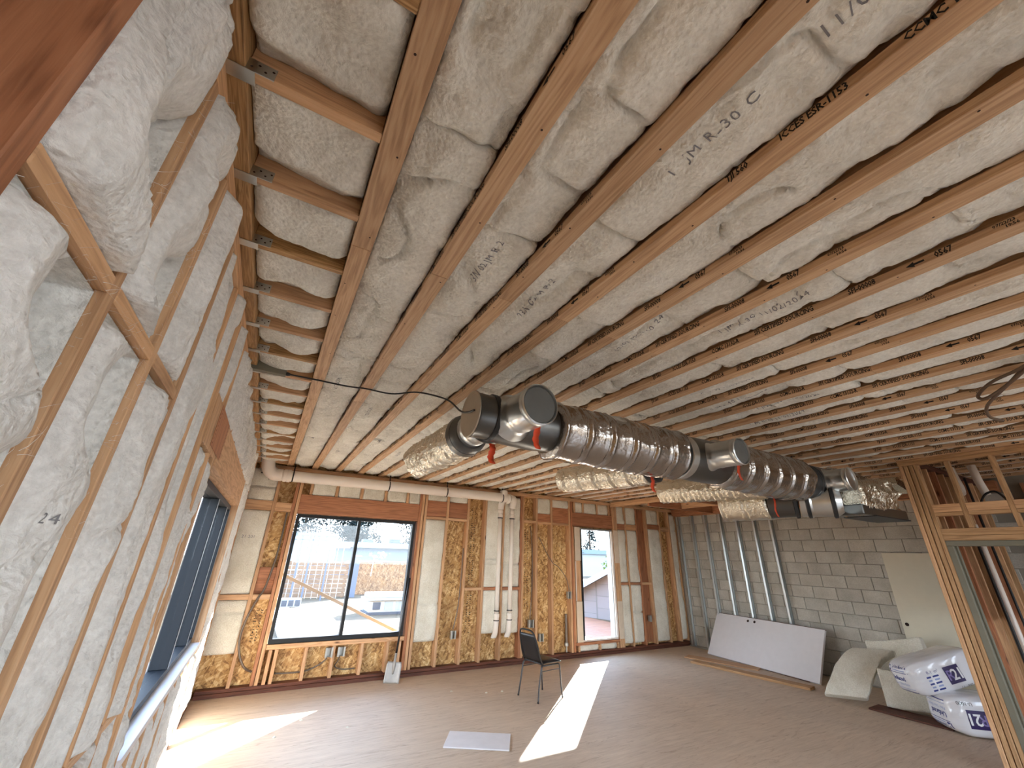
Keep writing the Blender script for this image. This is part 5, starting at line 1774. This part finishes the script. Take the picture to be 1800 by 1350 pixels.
pp = thing('parapet_wall', 'tan strand board parapet across the yard behind the white unit', 'wall', (6, 23.7, GZ))
bar('strand_board', (4.35, 23.48, 0.60), (6.75, 24.2, 0.60), 0.05, 1.50, M['osb_out'], pp)
bar('strand_board', (6.76, 24.203, 0.60), (9.2, 24.93, 0.60), 0.05, 1.50, M['osb_out'], pp)
bar('capping', (4.3, 23.46, 1.39), (9.2, 24.92, 1.39), 0.16, 0.04, M['white_wall'], pp)
ps = thing('yard_post', 'blue grey boxed post left of the tan parapet', 'post', (4.1, 22.3, GZ))
box('post_case', 3.92, 4.22, 22.2, 22.5, GZ, 1.62, M['grey_post'], ps)
box('post_cap', 3.88, 4.26, 22.16, 22.54, 1.62, 1.67, M['white_wall'], ps)
fn = thing('yard_fence', 'weathered board fence across the yard at left', 'fence', (1, 22.5, GZ))
for k in range(8):
    box('fence_board', -2.5, 3.8, 22.40, 22.43, GZ + 0.02 + 0.19 * k, GZ + 0.19 * (k + 1), M['fence_x'], fn)
for x in (-2.3, -1.0, 0.3, 1.55, 2.75, 3.7):
    box('fence_post', x - 0.05, x + 0.05, 22.44, 22.54, GZ, 1.42, M['stud_z'], fn)
for k in range(16):
    x = -0.55 + 0.26 * k
    box('fence_rod', x - 0.012, x + 0.012, 21.95, 21.974, GZ, 2.02, M['alu'], fn)
for z in (1.98, 1.0):
    box('fence_rail', -0.6, 3.6, 21.944, 21.98, z, z + 0.035, M['alu'], fn)
fr = thing('steel_frame', 'grey steel post frame standing in front of the yard fence', 'frame', (1.6, 21.3, GZ))
for x in (0.55, 1.42, 1.86, 2.62):
    box('frame_post', x - 0.035, x + 0.035, 21.2, 21.27, GZ, 2.62 if x < 2.5 else 1.9, M['grey_post'], fr)
box('frame_beam', 0.5, 2.66, 21.2, 21.27, 2.25, 2.30, M['grey_post'], fr)
bar('frame_brace', (1.42, 21.235, 0.6), (2.0, 21.235, 1.55), 0.05, 0.05, M['fence_x'], fr)
cn = thing('pale_container', 'pale white storage container behind the yard fence', 'container', (1.6, 25, GZ))
box('container_body', -1.5, 3.3, 24.2, 26.5, GZ, 2.62, M['white_wall'], cn)
for k in range(12):
    box('container_rib', -1.3 + 0.4 * k, -1.18 + 0.4 * k, 24.16, 24.2, 0.2, 2.5, M['pale_wall'], cn)
box('container_top_rail', -1.5, 3.3, 24.15, 24.2, 2.52, 2.66, M['pale_wall'], cn)
bd = thing('pale_building', 'long low pale blue building with overhanging eave beyond the parapet', 'building', (12, 42, GZ))
box('wall', 5.0, 26, 41, 47, GZ, 2.15, M['pale_wall'], bd)
box('eave', 4.4, 26.6, 40.2, 47.6, 2.15, 2.45, M['white_wall'], bd)
box('roof', 4.6, 26.4, 40.6, 47.2, 2.45, 2.60, M['pale_wall'], bd)
for k in range(5):
    box('roof_vent', 8 + 2.6 * k, 8.9 + 2.6 * k, 42, 43, 2.6, 2.9 + 0.12 * (k % 2), M['unit_dark'], bd)
ac = thing('rooftop_unit', 'white boxy air handling unit standing in the sunny yard', 'unit', (4.5, 16.3, GZ))
box('cabinet', 3.62, 5.6, 16.15, 17.1, GZ + 0.08, 0.30, M['unit'], ac, b=0.01)
box('base_rail', 3.55, 5.65, 16.10, 17.15, GZ, GZ + 0.08, M['unit_dark'], ac)
box('top_cover', 3.50, 5.65, 16.05, 17.15, 0.30, 0.36, M['unit'], ac, b=0.01)
box('top_hood', 3.60, 5.6, 16.25, 17.1, 0.361, 0.50, M['unit'], ac, b=0.02)
box('fan_grille', 3.85, 4.55, 16.4, 16.95, 0.501, 0.512, M['unit_dark'], ac)
box('fan_grille', 4.75, 5.45, 16.4, 16.95, 0.501, 0.512, M['unit_dark'], ac)
box('service_panel', 3.75, 4.0, 16.12, 16.149, 0.02, 0.24, M['unit_dark'], ac)
box('access_panel', 4.15, 4.45, 16.135, 16.149, -0.02, 0.26, M['white_wall'], ac)
box('access_panel', 4.55, 5.45, 16.135, 16.149, -0.02, 0.26, M['white_wall'], ac)
o = bar('diagonal_brace', (-0.4, 8.6, 1.835), (3.95, 8.6, -0.13), 0.04, 0.05, M['roof_white'])
tag(o, 'long raw timber brace slanting down outside the big window', 'timber')
ps = thing('brace_post', 'timber post outside holding the top of the slanting brace', 'post', (-0.45, 8.6, GZ))
box('post_timber', -0.50, -0.41, 8.56, 8.64, GZ, 2.0, 'stud', ps)
o = bar('white_plank', (0.95, 18.2, GZ + 0.05), (1.15, 10.6, GZ + 0.05), 0.62, 0.08, M['unit'])
tag(o, 'broad white sheet lying on the sand outside at lower left of window', 'sheet')
o = bar('plank_strip', (1.22, 13.4, GZ + 0.10), (1.14, 11.9, GZ + 0.10), 0.05, 0.02, 'dark')
tag(o, 'dark thin strip lying on the broad white sheet outside', 'strip')
cr_ = thing('white_crate', 'small white crate by the fence seen at left of big window', 'crate', (1.1, 19.3, GZ))
box('crate_body', 0.75, 1.7, 19.1, 19.6, GZ, 0.12, M['unit'], cr_)
for k in range(4):
    box('crate_slat', 0.80 + 0.23 * k, 0.98 + 0.23 * k, 19.085, 19.1, GZ + 0.03, 0.08, M['unit_dark'], cr_)
dk = thing('timber_deck', 'reddish board deck outside the narrow window', 'deck', (10, 11, GZ))
for k in range(34):
    y = 8.1 + 0.16 * k
    box('deck_board', 6.4, 10.9, y, y + 0.15, GZ + 0.001, GZ + 0.03, M['deck_x'], dk)
# outbuilding with a block gable
ob = thing('block_outbuilding', 'low outbuilding with pale roof and block gable outside narrow window', 'building', (12, 12.5, GZ))
E0, R0 = Vector((10.98, 13.75, 0)), Vector((11.75, 11.20, 0))
XD = Vector((0.957, 0.289, 0))
ze, zr, dp = 0.72, 1.98, 5.0
E1 = R0 + (R0 - E0)
pts = [(E0, GZ), (E0, ze), (R0, zr), (E1, ze), (E1, GZ)]
V = [Vector((p.x, p.y, z)) for p, z in pts] + [Vector((p.x, p.y, z)) + XD * dp for p, z in pts]
F = [(4, 3, 2, 1, 0), (5, 6, 7, 8, 9)] + [(i, (i + 1) % 5, 5 + (i + 1) % 5, 5 + i) for i in range(5)]
mesh('gable_wall', V, F, M['gable'], ob)
for A, B, nm in ((E0, R0, 'roof'), (E1, R0, 'roof')):
    d_ = (Vector((B.x, B.y, zr)) - Vector((A.x, A.y, ze)))
    a0_ = Vector((A.x, A.y, ze)) - d_ * 0.14 - XD * 0.35 + Vector((0, 0, 0.03))
    b0_ = Vector((B.x, B.y, zr)) - XD * 0.35 + Vector((0, 0, 0.03))
    up_ = Vector((0, 0, 0.11))
    V = [a0_, b0_, b0_ + XD * (dp + 0.7), a0_ + XD * (dp + 0.7)]
    V = V + [v + up_ for v in V]
    F = [(0, 3, 2, 1), (4, 5, 6, 7), (0, 1, 5, 4), (1, 2, 6, 5), (2, 3, 7, 6), (3, 0, 4, 7)]
    rf = mesh(nm, V, F, M['roof_white'], ob)
    V = [a0_ - XD * 0.03, b0_ - XD * 0.03]
    V = V + [v - Vector((0, 0, 0.10)) for v in V] 
    V = V + [v + XD * 0.028 for v in V]
    V = [V[0] + up_, V[1] + up_, V[3], V[2], V[4] + up_, V[5] + up_, V[7], V[6]]
    mesh('barge_board', V, [(0, 1, 2, 3), (4, 7, 6, 5), (0, 4, 5, 1), (3, 2, 6, 7), (0, 3, 7, 4), (1, 5, 6, 2)], M['white_wall'], ob)


def tree(name, label, x, y, h_, wd, n_, mat, sd, conic=False, leaf=0.22, low=0.25, grp='trees beyond the yard'):
    r = random.Random(sd)
    t_ = thing(name, label, 'tree' if h_ > 2.5 else 'bush', (x, y, GZ), grp)
    tube('trunk', [(x, y, GZ), (x + 0.1, y, GZ + h_ * 0.4), (x, y, GZ + h_ * 0.92)], [0.02 * h_ + 0.03, 0.014 * h_ + 0.02, 0.02], M['bark'], t_, 8)
    V, F = [], []
    nc = 26
    cl = []
    for k in range(nc):
        s = low + (1 - low) * (k + 0.5) / nc
        rr = wd * (1.05 - s) * 1.1 if conic else wd * math.sin(pi * min(1, 0.16 + 0.84 * (s - low) / (1 - low)) ** 0.85) ** 0.6
        a = r.uniform(0, 2 * pi)
        q = rr * math.sqrt(r.random())
        cl.append((x + q * math.cos(a), y + q * math.sin(a), GZ + h_ * s, 0.26 * wd + 0.25 * rr))
    for k in range(n_):
        cx, cy, cz, cr_ = r.choice(cl)
        p = Vector((cx + r.gauss(0, 0.5) * cr_, cy + r.gauss(0, 0.5) * cr_, cz + r.gauss(0, 0.42) * cr_))
        u = Vector((r.gauss(0, 1), r.gauss(0, 1), r.gauss(0, 0.7))).normalized()
        v = u.cross(Vector((r.gauss(0, 1), r.gauss(0, 1), r.gauss(0, 1)))).normalized()
        L = leaf * r.uniform(0.5, 1.2)
        b = len(V)
        V += [p - u * L, p + v * L * 0.45, p + u * L, p - v * L * 0.45]
        F.append((b, b + 1, b + 2, b + 3))
    o = mesh('foliage', V, F, M[mat], t_)
    o['kind'] = 'stuff'


tree('leafy_tree', 'broad tree behind the pale container, leftmost in the big window', 3.6, 56, 11.0, 3.2, 4200, 'leaf_a', 1)
tree('leafy_tree', 'second broad tree from the left in the big window', 9.8, 62, 12.0, 2.6, 4200, 'leaf_a', 2)
tree('leafy_tree', 'tall tree right of the window mullion above the pale building', 13.6, 70, 12.2, 2.3, 4200, 'leaf_a', 3, False, 0.22, 0.15)
tree('leafy_tree', 'tree at the right edge of the big window', 21.5, 72, 12.2, 2.6, 3600, 'leaf_a', 4)
tree('leafy_tree', 'small dark tree left of the mullion over the eave', 8.6, 52, 5.0, 1.5, 2400, 'leaf_a', 5)
tree('conifer', 'tall feathery conifer in the middle of the narrow window', 48.0, 57, 10.4, 1.8, 2000, 'leaf_a', 6, True, 0.20, 0.12)
tree('conifer', 'tall conifer at the left edge of the narrow window', 43.0, 57, 9.6, 1.8, 2000, 'leaf_a', 7, True, 0.20, 0.12)
tree('leafy_bush', 'yellow green bush at left in the narrow window', 19.0, 25, 3.1, 0.9, 1500, 'leaf_b', 8, False, 0.14, 0.1)
tree('leafy_bush', 'yellow green bush beyond the outbuilding roof at right', 24.6, 26, 2.9, 0.8, 1400, 'leaf_b', 9, False, 0.14, 0.1)
fb_ = thing('far_building', 'far pale building beyond the bushes in the narrow window', 'building', (40, 44, GZ))
box('wall', 28, 52, 41, 46, GZ, 2.3, M['white_wall'], fb_)
box('roof', 27.6, 52.4, 40.7, 46.3, 2.3, 2.8, M['pale_wall'], fb_)

# unseen overhang slabs, added and sized to block part of the sun
for x0, x1, y1 in ((-0.6, 2.75, 9.36), (4.6, 11.5, 8.84)):
    ev = box('sun_block_1' if x0 < 0 else 'sun_block_2', x0, x1, 7.915, y1, 2.56 if x0 < 0 else 2.68, 2.84, M['roof_white'])
    structure('', 'unseen overhang added to block sun at the windows', ev)
